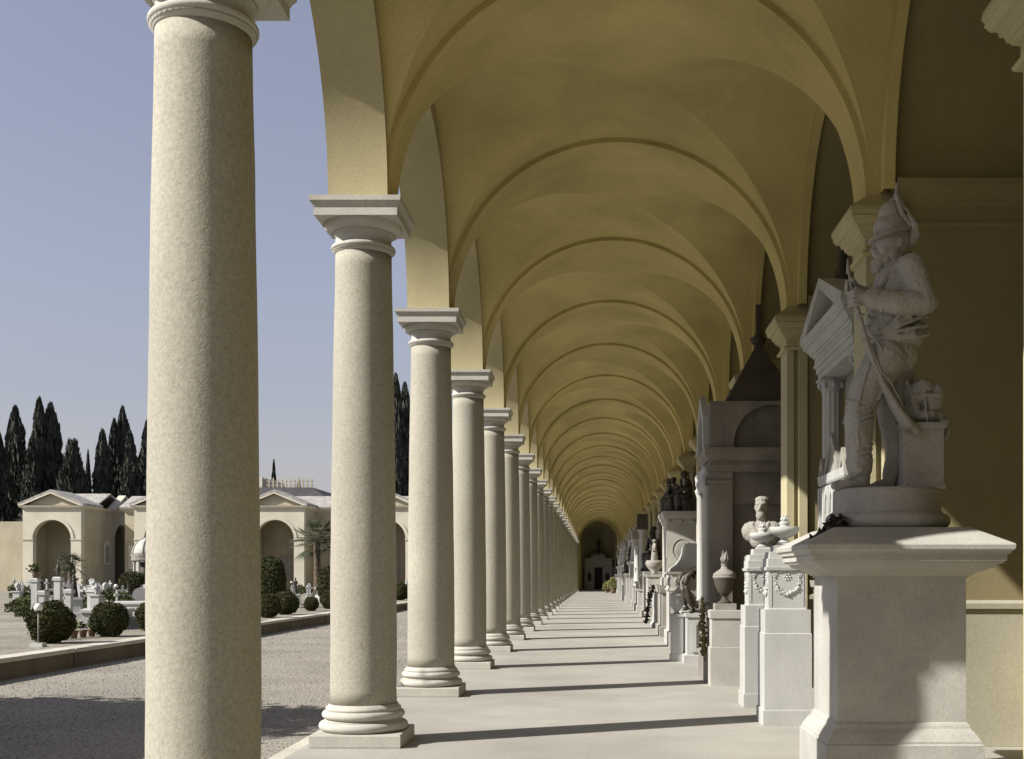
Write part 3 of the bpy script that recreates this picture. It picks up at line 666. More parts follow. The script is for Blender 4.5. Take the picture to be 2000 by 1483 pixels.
def fluted(c, z0, z1, r):
    mb = MB(); n = 48; v = []; f = []; hs_ = [z0, z0+.02, z1-.02, z1]
    for z in hs_:
        for k in range(n):
            rr = r*(1-.09*((k % 4) in (1, 2, 3))*(1 if k % 4 == 2 else .6)); a = 2*math.pi*k/n
            v.append((c[0]+rr*math.cos(a), c[1]+rr*math.sin(a), z))
    for i in range(3):
        for k in range(n): a = i*n+k; b = i*n+(k+1) % n; f.append((a, b, b+n, a+n))
    mb.add(v, f); return mb
for s in (-1, 1):
    o = fluted((2.76, s*.86), 1.62, 3.70, .115).build('column_shaft', 'marble', ae)
    mb = MB(); mb.lathe((2.76, s*.86), [(.11, 3.70), (.125, 3.71), (.12, 3.73), (.14, 3.79), (.17, 3.84)], 20); mb.mould(2.60, 2.92, s*.86-.16, s*.86+.16, [(3.835, 0), (3.859, 0)])
    for k in range(8): mb.ell((2.76+.145*math.cos(k*.785), s*.86+.145*math.sin(k*.785), 3.78), (.03, .03, .045), 8, 6)
    mb.build('column_capital', 'marble', ae)
    MB().lathe((2.76, s*.86), [(.16, 1.5), (.16, 1.53), (.14, 1.55), (.15, 1.58), (.12, 1.62)], 20).build('column_base', 'marble', ae)
MB().mould(2.58, XW-.008, -1.05, 1.05, [(0, .05), (.2, .05), (.22, 0), (1.40, 0), (1.42, .03), (1.498, .04)], (1, 0, 1, 1)).build('podium', 'grey', ae)
MB().box(2.88, XW-.009, -.72, .72, 1.5, 3.85).build('back_panel', 'grey', ae)
figs = obj('relief_figure', F['standing'], 'grey', ae, (2.84, 0.1, 1.75)); figs.rotation_euler = (0, 0, R(-90)); figs.scale = (.8, .8, .95)
# small gothic shrine
gs = thing('gothic_shrine', 'small pale Gothic shrine with pointed gable and lancets beside the statue’s boots', 'shrine', (0, 11.85, 0))
MB().mould(2.42, 2.58, -.62, .62, [(0, .06), (.3, .06), (.32, 0), (1.55, 0), (1.6, .04), (1.64, .04)], (1, 1, 1, 1)).build('base', 'grey', gs)
mb = MB()
for y in (-.6, -.36, -.12, .12, .36, .6): mb.box(2.36, 2.40, y-.035, y+.035, 1.642, 2.48)
mb.box(2.405, 2.57, -.6, .6, 1.642, 2.50)
for y in (-.48, -.24, 0, .24, .48):
    for s in (-1, 1): mb.prism([(y+s*.085, 2.2), (y+s*.085, 2.48), (y+s*.0, 2.48), (y+s*.0, 2.42), (y+s*.05, 2.34)], 'x', 2.37, 2.40)
mb.build('arcading', 'marble', gs)
MB().mould(2.38, 2.58, -.64, .64, [(2.502, 0), (2.52, .01), (2.56, .015), (2.6, .02)], (1, 0, 1, 1)).build('eave', 'marble', gs)
mb = MB()
for yc, hw, zt in ((0, .34, 3.0), (-.52, .12, 2.80), (.52, .12, 2.80)):
    for s in (-1, 1): mb.prism([(yc+s*hw, 2.602), (yc+s*(hw-.06), 2.602), (yc, zt-.12), (yc, zt), (yc+s*hw*.75, 2.602+(zt-2.6)*.45)], 'x', 2.37, 2.42)
    mb.prism([(yc-hw*.7, 2.602), (yc+hw*.7, 2.602), (yc, zt-.14)], 'x', 2.385, 2.42)
mb.build('gable', 'grey', gs)

# ================================================================== BAY 3: BUST, URN, DARK KIOSK TOMB
o = tag(obj('portrait_bust', BUST, 'grey', None, (2.27, 16.05, 1.95)), 'grey bust of a bearded man against the dark tomb wall', 'bust'); o.rotation_euler = (0, 0, R(-20)); o.scale = (1.1, 1.1, 1.1)
t = thing('bust_pillar', 'plain dark pillar carrying the bearded bust behind the garland posts', 'pillar', (2.27, 16.05, 0))
MB().mould(-.17, .17, -.17, .17, [(0, .05), (.2, .05), (.22, 0), (1.66, 0), (1.68, .04), (1.818, .05)]).build('shaft', 'kiosk', t)
kt = thing('dark_kiosk_tomb', 'dark stone tomb like a small chapel with blind arch and pyramid roof', 'tomb', (0, 17.5, 0))
ky0, ky1 = -.62, .68
mb = MB(); mb.mould(1.63, 1.96, ky0, ky1, [(0, .05), (.42, .05), (.45, .0), (1.02, 0), (1.05, .04), (1.12, .045), (1.16, 0), (2.88, 0), (2.885, .03), (2.93, .035), (2.94, .01), (3.05, .015)], (1, 0, 1, 0)); mb.build('corner_pier', 'kiosk', kt)
MB().box(1.962, XW-.01, ky0+.16, ky1, 0, 3.05).build('side_wall', 'kiosk', kt)
MB().box(1.962, XW-.011, ky0+.10, ky0+.158, 0, .45).build('wall_skirt', 'kiosk', kt); MB().box(1.962, XW-.011, ky0+.10, ky0+.158, 2.6, 3.05).build('wall_frieze', 'kiosk', kt)
MB().mould(1.63, XW-.012, ky0, ky1, [(3.052, 0), (3.06, .02), (3.16, .02), (3.165, .0), (3.22, 0), (3.225, .03), (3.27, .04), (3.3, .07), (3.4, .08)], (1, 0, 1, 0)).build('entablature', 'kiosk', kt)
# attic with blind arch on the near side
mb = arch_wall(1.63, 3.2, 2.55, .57, 3.46, 4.08, ky0, ky0+.14, 3.402); mb.box(1.63, XW-.013, ky0+.141, ky1, 3.402, 4.078); mb.build('attic', 'kiosk', kt)
mb = MB()
yc = (ky0+ky1)/2
for s in (-1, 1): mb.prism([(yc+s*.56, 3.402), (yc+s*.42, 3.402), (yc+s*.34, 3.80), (yc, 4.06), (yc, 4.24), (yc+s*.46, 3.88)], 'x', 1.545, 1.628)
mb.build('front_gable', 'marble', kt)
MB().prism([(2.0, 4.081), (XW-.014, 4.081), (2.46, 5.0), (2.36, 5.0)], 'y', -.4, .45)
mb = MB(); mb.stack((2.42, yc), [(4.081, .53, .60), (4.14, .53, .60), (4.16, .50, .56), (4.97, .055, .055), (5.0, .05, .05)]); mb.build('pyramid_roof', 'dark', kt)
mb = MB(); mb.lathe((2.42, yc), [(.05, 5.001), (.1, 5.04), (.12, 5.1), (.06, 5.16)], 12); mb.box(2.385, 2.455, yc-.035, yc+.035, 5.162, 5.62); mb.box(2.30, 2.54, yc-.03, yc+.03, 5.09, 5.12); mb.build('finial', 'dark', kt)
for s in (-1, 1):
    MB().lathe((1.60, yc+s*.50), [(.075, 1.17), (.06, 1.2), (.055, 2.75), (.085, 2.83), (.09, 2.87)], 16).build('front_column', 'marble', kt)
mb = MB(); rr = random.Random(4)
for i in range(40): mb.ell((1.585+rr.uniform(-.03, .03), yc+rr.uniform(-.6, .6), 2.98+rr.uniform(-.13, .13)), (.06, .08, .08), 8, 6)
obj('carved_frieze', remesh(mb, .022, 1, None, 'carved_frieze'), 'marble', kt)
up = thing('urn_pedestal', 'square pale stone pedestal carrying the dark lidded urn', 'pedestal', (1.815, 16.60, 0))
MB().mould(-.2, .2, -.2, .2, [(0, .022), (.54, .022), (.545, 0), (.95, 0), (.955, .02), (1.06, .025), (1.065, 0), (1.07, 0)]).build('shaft', 'pedestal', up)
MB().mould(-.15, .15, -.15, .15, [(1.071, 0), (1.16, 0)]).build('top_block', 'grey', up)
t = thing('lidded_urn', 'dark stone lidded urn with flame on a square pedestal', 'urn', (1.815, 16.60, 1.161))
MB().lathe((0, 0), [(.10, 0), (.105, .015), (.06, .04), (.035, .08), (.035, .10), (.055, .115), (.10, .17), (.14, .26), (.158, .34), (.165, .355)], 32).build('body', 'dark', t)
MB().lathe((0, 0), [(.168, .3555), (.168, .385), (.16, .39), (.165, .40), (.165, .415), (.12, .45), (.06, .49), (.045, .53), (.05, .545), (.06, .555), (.03, .565)], 32).build('lid', 'grey', t)
mb = MB()
for k in range(6): mb.tube([(.03*math.cos(k), .03*math.sin(k), .56), (.045*math.cos(k+.7), .045*math.sin(k+.7), .63), (.025*math.cos(k+1.7), .025*math.sin(k+1.7), .72+.02*(k % 3))], [.02, .024, .004], 6)
mb.build('flame', 'grey', t)
o = leafy_wreath('hanging_wreath', [(1.56, 17.02, 1.24), (1.54, 17.08, 1.05), (1.55, 17.05, .8), (1.56, 17.02, .55), (1.57, 17.0, .38)], .04, 'wreath', 170, random.Random(8))
tag(o, 'dry brown wreath hanging down the front of the dark kiosk tomb', 'wreath')

# ================================================================== BAYS 4-7: NAMED TOMBS
t = thing('sarcophagus_base', 'pale panelled stone base carrying the dark bronze sarcophagus', 'pedestal', (0, 21.6, 0))
mb = MB(); mb.mould(1.60, XW-.02, -.9, 1.1, [(0, .06), (.14, .06), (.15, 0), (.80, 0), (.82, .03), (.88, .03)], (1, 0, 1, 1)); mb.build('block', 'marble', t)
mb = MB(); mb.box(1.68, 1.76, -.93, -.902, .2, .75); mb.box(2.36, 2.44, -.93, -.902, .2, .75); mb.box(1.762, 2.358, -.928, -.902, .68, .75); mb.box(1.762, 2.358, -.928, -.902, .2, .27); mb.build('panel_frame', 'marble', t)
t = thing('bronze_sarcophagus', 'dark bronze sarcophagus with curved scroll feet on a pale base', 'sarcophagus', (2.15, 21.6, .881))
hp = [(.40, .05), (.44, .14), (.52, .28), (.58, .42), (.59, .55), (.54, .66), (.46, .72)]
prof = [(x-.035, z) for x, z in hp]+[(-(x-.035), z) for x, z in reversed(hp)]
mb = MB(); mb.prism(prof, 'y', -.70, .84); mb.build('chest', 'kiosk', t)
mb = MB(); mb.mould(-.44, .44, -.72, .86, [(.722, 0), (.75, .03), (.78, .03), (.84, -.1), (.88, -.25)]); mb.build('lid', 'bronze', t)
for y in (-.73, .87):
    mb = MB()
    for s_ in (-1, 1): mb.tube([(s_*x, y, z) for x, z in [(.50, .03)]+hp+[(.40, .70), (.42, .63)]], [.05, .05, .055, .06, .06, .06, .055, .05, .045, .03], 10)
    mb.tube([(-.40, y, .06), (.40, y, .06)], .04, 8); mb.build('scroll_frame', 'bronze', t)
t = thing('corner_pillar', 'short white pillar with a ball urn before the bronze sarcophagus', 'pillar', (1.45, 21.25, 0))
MB().mould(-.105, .105, -.105, .105, [(0, .02), (.12, .02), (.13, 0), (.80, 0), (.81, .02), (.86, .02)]).build('shaft', 'marble', t)
MB().lathe((0, 0), [(.07, .861), (.04, .90), (.05, .92), (.11, .99), (.135, 1.08), (.12, 1.17), (.135, 1.18), (.13, 1.21), (.06, 1.26), (.02, 1.31)], 24).build('urn', 'marble', t)
t = thing('draped_tomb', 'tomb with a white scooped headstone on a carved block', 'tomb', (0, 26.4, 0))
mb = MB(); mb.mould(1.62, XW-.02, -.9, .9, [(0, .05), (.3, .05), (.32, 0), (1.2, 0), (1.22, .03), (1.26, .03), (1.28, 0), (1.58, 0), (1.6, .04), (1.64, .05)], (1, 0, 1, 1)); mb.build('block', 'pedestal', t)
mb = MB()
for y in (-.7, -.35, 0, .35, .7):
    mb.ell((1.62, y, 1.42), (.03, .12, .1), 10, 6)
for x in (1.75, 1.95, 2.15, 2.35): mb.ell((x, -.9, 1.42), (.08, .03, .09), 10, 6)
mb.build('relief', 'grey', t)
mb = MB(); mb.prism([(1.62, 1.642), (2.5, 1.642), (2.5, 2.26), (2.02, 2.28), (1.96, 2.22), (1.93, 2.05), (1.88, 1.92), (1.78, 1.80), (1.66, 1.72)], 'y', -.5, .5); mb.build('headstone', 'marble', t)
t = thing('medallion_tomb', 'high grey tomb with round medallion and a seated bronze group on top', 'tomb', (0, 30.8, 0))
mb = MB(); mb.mould(1.66, XW-.02, -1.1, 1.1, [(0, .06), (.25, .06), (.27, 0), (1.1, 0), (1.12, .05), (1.3, .08)], (1, 0, 1, 1)); mb.build('base', 'grey', t)
mb = MB(); mb.mould(1.78, 2.56, -1.0, 1.0, [(1.302, .06), (1.5, .06), (1.52, 0), (2.92, 0), (2.94, .03), (3.0, .03), (3.01, .06), (3.08, .08), (3.1, .1), (3.2, .11)]); mb.build('shaft', 'pedestal', t)
mb = MB()
for i in range(40):
    a = 2*math.pi*i/40; b = 2*math.pi*(i+1)/40
    mb.tube([(2.17+.24*math.cos(a), -1.0, 2.22+.27*math.sin(a)), (2.17+.24*math.cos(b), -1.0, 2.22+.27*math.sin(b))], .018, 6)
mb.ell((2.17, -.985, 2.22), (.2, .04, .23), 20, 8)
mb.build('medallion', 'grey', t)
for x in (1.86, 2.17, 2.48): MB().lathe((x, -1.03), [(.035, 2.93), (.045, 2.96), (.035, 2.99)], 10).build('rosette', 'grey', t)
for i, (x, y, rz, s_) in enumerate(((2.3, -.55, -90, .78), (2.05, .1, -60, .7), (1.98, .65, -120, .7))):
    o = obj('bronze_figure', F['seated'], 'bronze', t, (x, y, 3.2)); o.rotation_euler = (0, 0, R(rz)); o.scale = (s_,)*3
t = thing('mourner_tomb', 'white draped block tomb with an upright dark bronze torch', 'tomb', (0, 35.4, 0))
mb = MB(); mb.mould(1.72, 2.3, -.45, .5, [(0, .08), (.12, .08), (.14, 0), (.5, .0), (.7, .02), (.95, .0), (1.15, -.04), (1.22, -.1)]); obj('draped_block', remesh(mb, .045, 2, folds(.03, 6, .5), 'draped_block'), 'marble', t)
MB().lathe((2.3, -.75), [(.03, .0), (.05, .3), (.06, .9), (.09, 1.0), (.05, 1.15)], 10).build('torch', 'bronze', t)
o = leafy_wreath('bronze_palm', [(1.85, 35.0, 1.20), (1.70, 34.93, 1.22), (1.60, 34.9, 1.0), (1.54, 34.88, .7), (1.50, 34.86, .4), (1.46, 34.84, .15)], .055, 'bronze', 170, random.Random(12))
tag(o, 'dark bronze palm spray drooping over the front of the white draped block', 'palm spray')
t = thing('white_figure_tomb', 'slim white marble figure standing on a shell shaped urn pedestal', 'tomb', (1.85, 37.6, 0))
MB().mould(-.22, .22, -.22, .22, [(0, .05), (.2, .05), (.22, 0), (1.5, 0), (1.52, .04), (1.6, .05)]).build('pedestal', 'pedestal', t)
MB().lathe((0, 0), [(.12, 1.6), (.08, 1.66), (.22, 1.8), (.30, 1.95), (.26, 2.05)], 20).build('shell', 'grey', t)
o = obj('white_figure', F['standing'], 'marble', t, (0, 0, 2.0)); o.rotation_euler = (0, 0, R(-80)); o.scale = (.52, .52, .42)

# ------------------------------------------------------------------ farther bays
def wall_tomb(n, kind, label, group=None):
    yc = D(n)+BAY/2; t = thing('wall_tomb', label, 'tomb', (0, yc, 0), 0, group); rr = random.Random(n*13+1)
    st_m = 'marble' if kind in 'acf' else 'pedestal'
    if kind == 'a':      # high white pedestal with statue
        MB().mould(1.72, 2.5, -.7, .7, [(0, .08), (.3, .08), (.32, 0), (2.1, 0), (2.12, .05), (2.2, .1), (2.3, .12)]).build('pedestal', st_m, t)
        o = obj('statue', F['angel'], 'marble', t, (2.0, 0, 2.3)); o.rotation_euler = (0, 0, R(-70)); o.scale = (1.05,)*3
    elif kind == 'b':    # bronze group on low block
        MB().mould(1.7, XW-.03, -.9, .9, [(0, .06), (.3, .06), (.32, 0), (1.5, 0), (1.52, .05), (1.62, .1), (1.7, .12)], (1, 0, 1, 1)).build('block', st_m, t)
        for x, y, k, s_ in ((2.05, -.4, 'seated', 1.0), (2.3, .2, 'standing', 1.05), (2.1, .6, 'praying', .9)):
            o = obj('bronze_figure' if n == 8 else 'carved_figure', F[k], 'bronze' if n == 8 else ('marble' if n % 2 else 'grey'), t, (x-.15, y, 1.7)); o.rotation_euler = (0, 0, R(rr.uniform(-110, -50))); o.scale = (s_,)*3
    elif kind == 'c':    # column with dark lantern block
        MB().mould(1.75, 2.35, -.3, .3, [(0, .08), (.3, .08), (.32, 0), (1.2, 0), (1.22, .06), (1.3, .06)]).build('pedestal', st_m, t)
        MB().lathe((2.05, 0), [(.2, 1.3), (.2, 1.38), (.15, 1.42), (.13, 3.5), (.2, 3.58), (.22, 3.66)], 20).build('column', st_m, t)
        MB().mould(1.82, 2.28, -.23, .23, [(3.66, 0), (3.7, .02), (4.25, .0), (4.28, .03), (4.34, .0)]).build('lantern', 'dark', t)
    elif kind == 'd':    # stele with bust
        MB().mould(1.75, XW-.03, -.6, .6, [(0, .08), (.25, .08), (.27, 0), (1.7, 0), (1.72, .04), (1.8, .06)], (1, 0, 1, 1)).build('stele', st_m, t)
        o = obj('bust', BUST, 'marble', t, (1.98, 0, 1.92)); o.rotation_euler = (0, 0, R(-70)); o.scale = (1.25,)*3
    elif kind == 'e':    # small temple front
        MB().mould(1.75, XW-.03, -1.0, 1.0, [(0, .06), (.3, .06), (.32, 0), (1.0, 0), (1.05, .03)], (1, 0, 1, 1)).build('podium', st_m, t)
        for y in (-.8, .8): MB().lathe((1.95, y), [(.15, 1.05), (.15, 1.1), (.12, 1.14), (.1, 2.9), (.15, 2.98), (.17, 3.04)], 16).build('column', 'marble', t)
        MB().box(2.2, XW-.031, -.9, .9, 1.05, 3.04).build('back_panel', 'grey', t)
        MB().mould(1.78, XW-.032, -1.0, 1.0, [(3.041, 0), (3.2, 0), (3.22, .06), (3.32, .1)], (1, 0, 1, 1)).build('entablature', st_m, t)
        MB().prism([(-1.1, 3.321), (1.1, 3.321), (0, 3.8)], 'x', 1.7, XW-.033).build('pediment', st_m, t)
    elif kind == 'f':    # sarcophagus with obelisk
        MB().mould(1.7, XW-.03, -.9, .9, [(0, .05), (.3, .05), (.32, 0), (.9, 0), (.95, .05), (1.0, .05)], (1, 0, 1, 1)).build('base', st_m, t)
        MB().prism([(1.8, 1.001), (2.4, 1.001), (2.5, 1.5), (2.1, 1.7), (1.7, 1.5)], 'y', -.6, .6).build('sarcophagus', 'grey', t)
        MB().stack((2.55, 0), [(1.002, .2, .2), (1.3, .2, .2), (1.32, .16, .16), (3.7, .09, .09), (3.9, .0, .0)]).build('obelisk', st_m, t)
    return t
seq = {8: ('b', 'tomb with a dark bronze family group standing above the white marble figure'), 9: ('d', 'grey stele with a white bust, just beyond the white figure tomb'),
       10: ('f', 'white tomb with sarcophagus and slim obelisk against the wall'), 11: ('c', 'column tomb topped by a dark square lantern block'),
       12: ('e', 'temple fronted tomb half hidden behind the dark lantern column'), 13: ('a', 'white pedestal tomb with a winged figure, nearest the lantern column'),
       14: ('b', 'tomb with a group of small carved figures beyond the lantern column'), 15: ('a', 'white pedestal with angel beside the low iron railing'), 16: ('d', 'pale stele with bust behind the low iron railing')}
for n in range(8, 25):
    if n in seq: wall_tomb(n, *seq[n])
    else: wall_tomb(n, 'aebfada'[n % 7], 'one of the white tombs crowding together near the far end of the wall', 'tombs near the far end of the wall')
t = thing('iron_railing', 'low iron railing in front of a tomb far down the arcade', 'railing', (0, 72, 0))
mb = MB()
for i in range(15): mb.box(1.62, 1.65, i*.2, i*.2+.03, 0, .9)
mb.build('bars', 'black', t); MB().box(1.615, 1.655, -.05, 2.9, .901, .94).build('rail', 'black', t)
# doorway tomb inside the end arch
t = thing('doorway_tomb', 'pale marble doorway tomb inside the dark arch closing the arcade', 'tomb', (.15, ye+3.6, .14))
mb = MB(); mb.box(-1.45, -.42, 0, .5, 0, 2.3); mb.box(.42, 1.45, 0, .5, 0, 2.3); mb.box(-1.45, 1.45, 0, .5, 2.302, 3.1); mb.mould(-1.45, 1.45, 0, .5, [(3.101, 0), (3.13, .06), (3.25, .1)]); mb.mould(-.75, .75, 0, .5, [(3.251, 0), (3.5, 0), (3.52, .05), (3.7, -.2), (3.8, -.3)]); mb.build('portal', 'marble', t)
mb = MB()
for x in (-1.3, -.55, .55, 1.3): mb.box(x-.1, x+.1, -.06, -.002, .2, 2.2)
mb.build('pilaster', 'marble', t)
MB().box(-.419, .419, .2, .3, .0, 2.3).build('door', 'door', t)
for s in (-1, 1): MB().lathe((s*.92, -.02), [(.14, .9), (.2, 1.3), (.14, 1.7)], 12).build('bronze_wreath', 'bronze', t)
o = obj('statue', F['praying'], 'marble', t, (0, .25, 3.8)); o.scale = (.85,)*3

# ================================================================== PLANTS AND GARDEN
def bush_mesh(r, n, seed, size=.03, sq=.95, m='box'):
    rg = random.Random(seed); mb = MB()
    mb.ell((0, 0, r*sq), (r*.84, r*.84, r*.82*sq), 24, 14); k = len(mb.v)
    pts = []
    for i in range(n):
        u = rg.uniform(-1, 1); a = rg.uniform(0, 6.283); q = math.sqrt(1-u*u); rr = r*rg.uniform(.88, 1.05)*(1+.14*noise.noise(Vector((q*math.cos(a)*2+seed, q*math.sin(a)*2, u*2)))+.06*noise.noise(Vector((q*math.cos(a)*6+seed, q*math.sin(a)*6, u*6))))
        if rg.random() < .02: rr *= 1.08
        pts.append((rr*q*math.cos(a), rr*q*math.sin(a), r*sq+rr*u*sq))
    leaves(mb, pts, size, rg); return mb.mesh('foliage', False)
bm1 = [bush_mesh(.44, 6500, 1, .024), bush_mesh(.44, 6500, 2, .024), bush_mesh(.44, 5600, 5, .026, 1.0)]
GB = 'clipped round bushes along the terrace kerb'
def bush(x, y, r, label, k=0, group=GB, m='box', sz=1.0):
    t = thing('clipped_bush', label, 'bush', (x, y, .125), 0, group)
    o = obj('foliage', bm1[k % 3], m, t); s_ = r/.44; o.scale = (s_, s_, s_*sz)
    MB().lathe((0, 0), [(.05, 0), (.05, r*.4)], 8).build('stem', 'bark', t)
    return t
bush(-11.55, 24.7, .46, 'largest clipped round bush behind the ball lamp at the left edge', 0)
bush(-11.45, 27.4, .42, 'clipped round bush on the kerb just left of the nearest column', 1)
for i, (x, y) in enumerate(((-11.5, 30.2), (-11.5, 33.2), (-11.5, 36.4))): bush(x, y, .4, 'clipped round bush hidden behind the nearest column', i, 'bushes hidden behind the nearest column')
bush(-11.15, 39.6, .40, 'clipped round bush touching the right edge of the nearest column', 2)
bush(-11.45, 43.0, .45, 'wide clipped round bush, second right of the nearest column', 0)
bush(-11.6, 47.4, .30, 'smallest clipped round bush, midway between the two nearest columns', 1)
bush(-11.55, 50.5, .40, 'clipped round bush beside the left edge of the second column', 2)
bush(-11.55, 54, .40, 'clipped bush behind the second column', 2, 'bushes behind the second column')
bush(-11.55, 68.5, .55, 'clipped bush seen in the slot between second and third columns', 0)
bush(-14.5, 52.0, .62, 'tall oval clipped shrub standing behind the round bushes', 1, None, 'box', 1.9)
bush(-12.6, 55.0, .55, 'yellowish tall shrub against the left edge of the second column', 2, None, 'leaf', 1.7)
bush(-25.0, 63.0, .85, 'broad dark bush among the graves left of the nearest column', 1, None)
# kerb of the terrace: long stones, each a part
kt_ = thing('terrace_kerb', 'low dark stone retaining kerb along the raised burial terrace', 'kerb')
rr = random.Random(21); y = -20.0; i = 0
while y < 112:
    L = rr.uniform(1.7, 2.4); dx = rr.uniform(-.012, .012)
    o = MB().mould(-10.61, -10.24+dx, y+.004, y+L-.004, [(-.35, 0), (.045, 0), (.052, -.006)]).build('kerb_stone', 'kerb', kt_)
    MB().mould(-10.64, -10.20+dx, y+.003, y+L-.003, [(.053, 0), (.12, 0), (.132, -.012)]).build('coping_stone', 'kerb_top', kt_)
    y += L
# lamp with milk glass ball
def ball_lamp(x, y, h, label, z=.125, base=True, group=None, r=.085):
    t = thing('ball_lamp', label, 'lamp', (x, y, z), 0, group)
    MB().lathe((0, 0), [(.014, 0), (.012, h)], 8).build('post', 'grey', t)
    MB().ell((0, 0, h+r*.85), (r, r, r), 16, 10).build('globe', 'glass', t)
    MB().lathe((0, 0), [(.05, h-.03), (.07, h), (.03, h+.02)], 10).build('collar', 'black', t)
    if base: MB().mould(-.12, .12, -.1, .1, [(0, .01), (.08, 0)]).build('foot', 'marble', t)
    return t
ball_lamp(-11.20, 23.4, .72, 'white ball lamp on a thin post with stone foot at the far left')
# graves
def stone_post(h, wd, top):
    t = thing('grave_post', 'x', 'grave')
    MB().mould(-wd, wd, -wd, wd, [(0, .03), (.1, .03), (.12, 0), (h-.12, 0), (h-.11, .03), (h-.03, .035), (h, .0)]).build('shaft', 'marble', t)
    if top == 'pot':
        MB().lathe((0, 0), [(wd*.5, h), (wd*.9, h+.15), (wd, h+.17)], 12).build('pot', 'terracotta', t)
        mb = MB(); rg = random.Random(3); leaves(mb, [(rg.gauss(0, wd*.8), rg.gauss(0, wd*.8), h+.27+rg.gauss(0, .07)) for _ in range(60)], .05, rg); mb.build('plant', 'leaf', t)
    elif top == 'urn':
        MB().lathe((0, 0), [(wd*.5, h), (wd*.3, h+.06), (wd*.9, h+.2), (wd*.5, h+.3), (wd*.15, h+.4)], 12).build('urn', 'bronze', t)
    elif top == 'ball':
        MB().ell((0, 0, h+wd), (wd, wd, wd), 12, 8).build('ball', 'marble', t)
    return t
for i, (x, y, h, wd, top, lab) in enumerate(((-16.36, 34.0, 1.36, .085, 'pot', 'tall white grave post with potted plant at the far left'), (-15.6, 33.8, 1.40, .09, 'urn', 'tall white grave post with a dark urn beside the small palm'),
        (-14.2, 29.9, 1.05, .07, None, 'short plain white grave post behind the largest round bush'), (-13.75, 30.4, 1.08, .075, None, 'plain white grave post between the two left round bushes'))):
    t = stone_post(h, wd, top); t.location = (x, y, .125); t['label'] = lab; t['group'] = 'white grave posts left of the nearest column'
# low tomb frames
def low_tomb(x, y, rz, lab, w_=.5, L=1.0, h=.3, grp=None):
    t = thing('low_tomb', lab, 'grave', (x, y, .125), rz, grp)
    MB().mould(-w_, w_, -L, L, [(0, .06), (.08, .06), (.09, 0), (h, 0)]).build('chest', 'marble', t)
    MB().mould(-w_, w_, -L, L, [(h+.001, .05), (h+.07, .05), (h+.09, .02)]).build('slab', 'marble', t)
    return t
low_tomb(-13.2, 31.5, .1, 'white table tomb between the two left round bushes', .45, .7, .45)
low_tomb(-12.6, 32.6, -.1, 'low white slab tomb right of the second round bush', .5, .6, .22)
low_tomb(-15.0, 38.5, .0, 'long white tomb behind the table tomb', .9, .5, .5)
def cross_grave(h):
    t = thing('cross_grave', 'x', 'grave')
    MB().mould(-.3, .3, -.22, .22, [(0, 0), (.15, 0), (.16, -.06), (.32, -.07), (.33, -.12), (.5, -.13)]).build('base', 'marble', t)
    mb = MB(); mb.box(-.06, .06, -.05, .05, .501, h); mb.build('upright', 'marble', t)
    mb = MB(); mb.box(-.26, -.061, -.045, .045, h*.72, h*.72+.12); mb.box(.061, .26, -.045, .045, h*.72, h*.72+.12); mb.build('arm', 'marble', t)
    return t
def headstone_grave():
    t = thing('headstone_grave', 'x', 'grave')
    MB().mould(-.4, .4, -.15, .15, [(0, 0), (.2, 0), (.21, -.04)]).build('base', 'marble', t)
    pts = [(-.3, .211), (.3, .211), (.3, .8)]+[(.3*math.cos(R(a)), .8+.25*math.sin(R(a))) for a in range(15, 180, 15)]+[(-.3, .8)]
    MB().prism(pts, 'y', -.07, .07).build('stone', 'marble', t)
    return t
def urn_grave():
    t = thing('urn_grave', 'x', 'grave')
    MB().mould(-.18, .18, -.18, .18, [(0, .1), (.15, .1), (.16, 0), (.8, 0), (.82, .05), (.88, .05)]).build('pedestal', 'marble', t)
    MB().lathe((0, 0), [(.1, .88), (.05, .95), (.16, 1.15), (.17, 1.2), (.05, 1.28), (.02, 1.36)], 14).build('urn', 'marble', t)
    return t
def figure_grave():
    t = thing('figure_grave', 'x', 'grave')
    MB().mould(-.25, .25, -.25, .25, [(0, .1), (.15, .1), (.16, 0), (.6, 0), (.62, .05), (.7, .05)]).build('pedestal', 'marble', t)
    o = obj('figure', F['praying'], 'marble', t, (0, 0, .7)); o.scale = (.55,)*3
    return t
def shrub():
    t = thing('grave_shrub', 'x', 'shrub'); rg = random.Random(17); mb = MB(); pts = []
    for i in range(420):
        a = rg.uniform(0, 6.28); q = rg.random()**.6*.5; pts.append((q*math.cos(a), q*math.sin(a), .15+rg.random()*.75*(1-q)))
    leaves(mb, pts, .07, rg); mb.build('foliage', 'leaf', t)
    mb = MB()
    for k in range(6): mb.tube([(0, 0, 0), (.15*math.cos(k), .15*math.sin(k), .4), (.33*math.cos(k+.3), .33*math.sin(k+.3), .75)], [.02, .012, .005], 5)
    mb.build('branches', 'bark', t)
    return t
protos = [cross_grave(1.25), headstone_grave(), urn_grave(), figure_grave(), shrub(), ball_lamp(0, 0, 1.1, 'x', 0)]
cat = ['white stone cross on a stepped base', 'rounded white headstone', 'white pedestal with a covered urn', 'small white praying figure on a pedestal', 'loose green shrub', 'small ball lamp']
first = [True]*6; gr = random.Random(42); placed = []
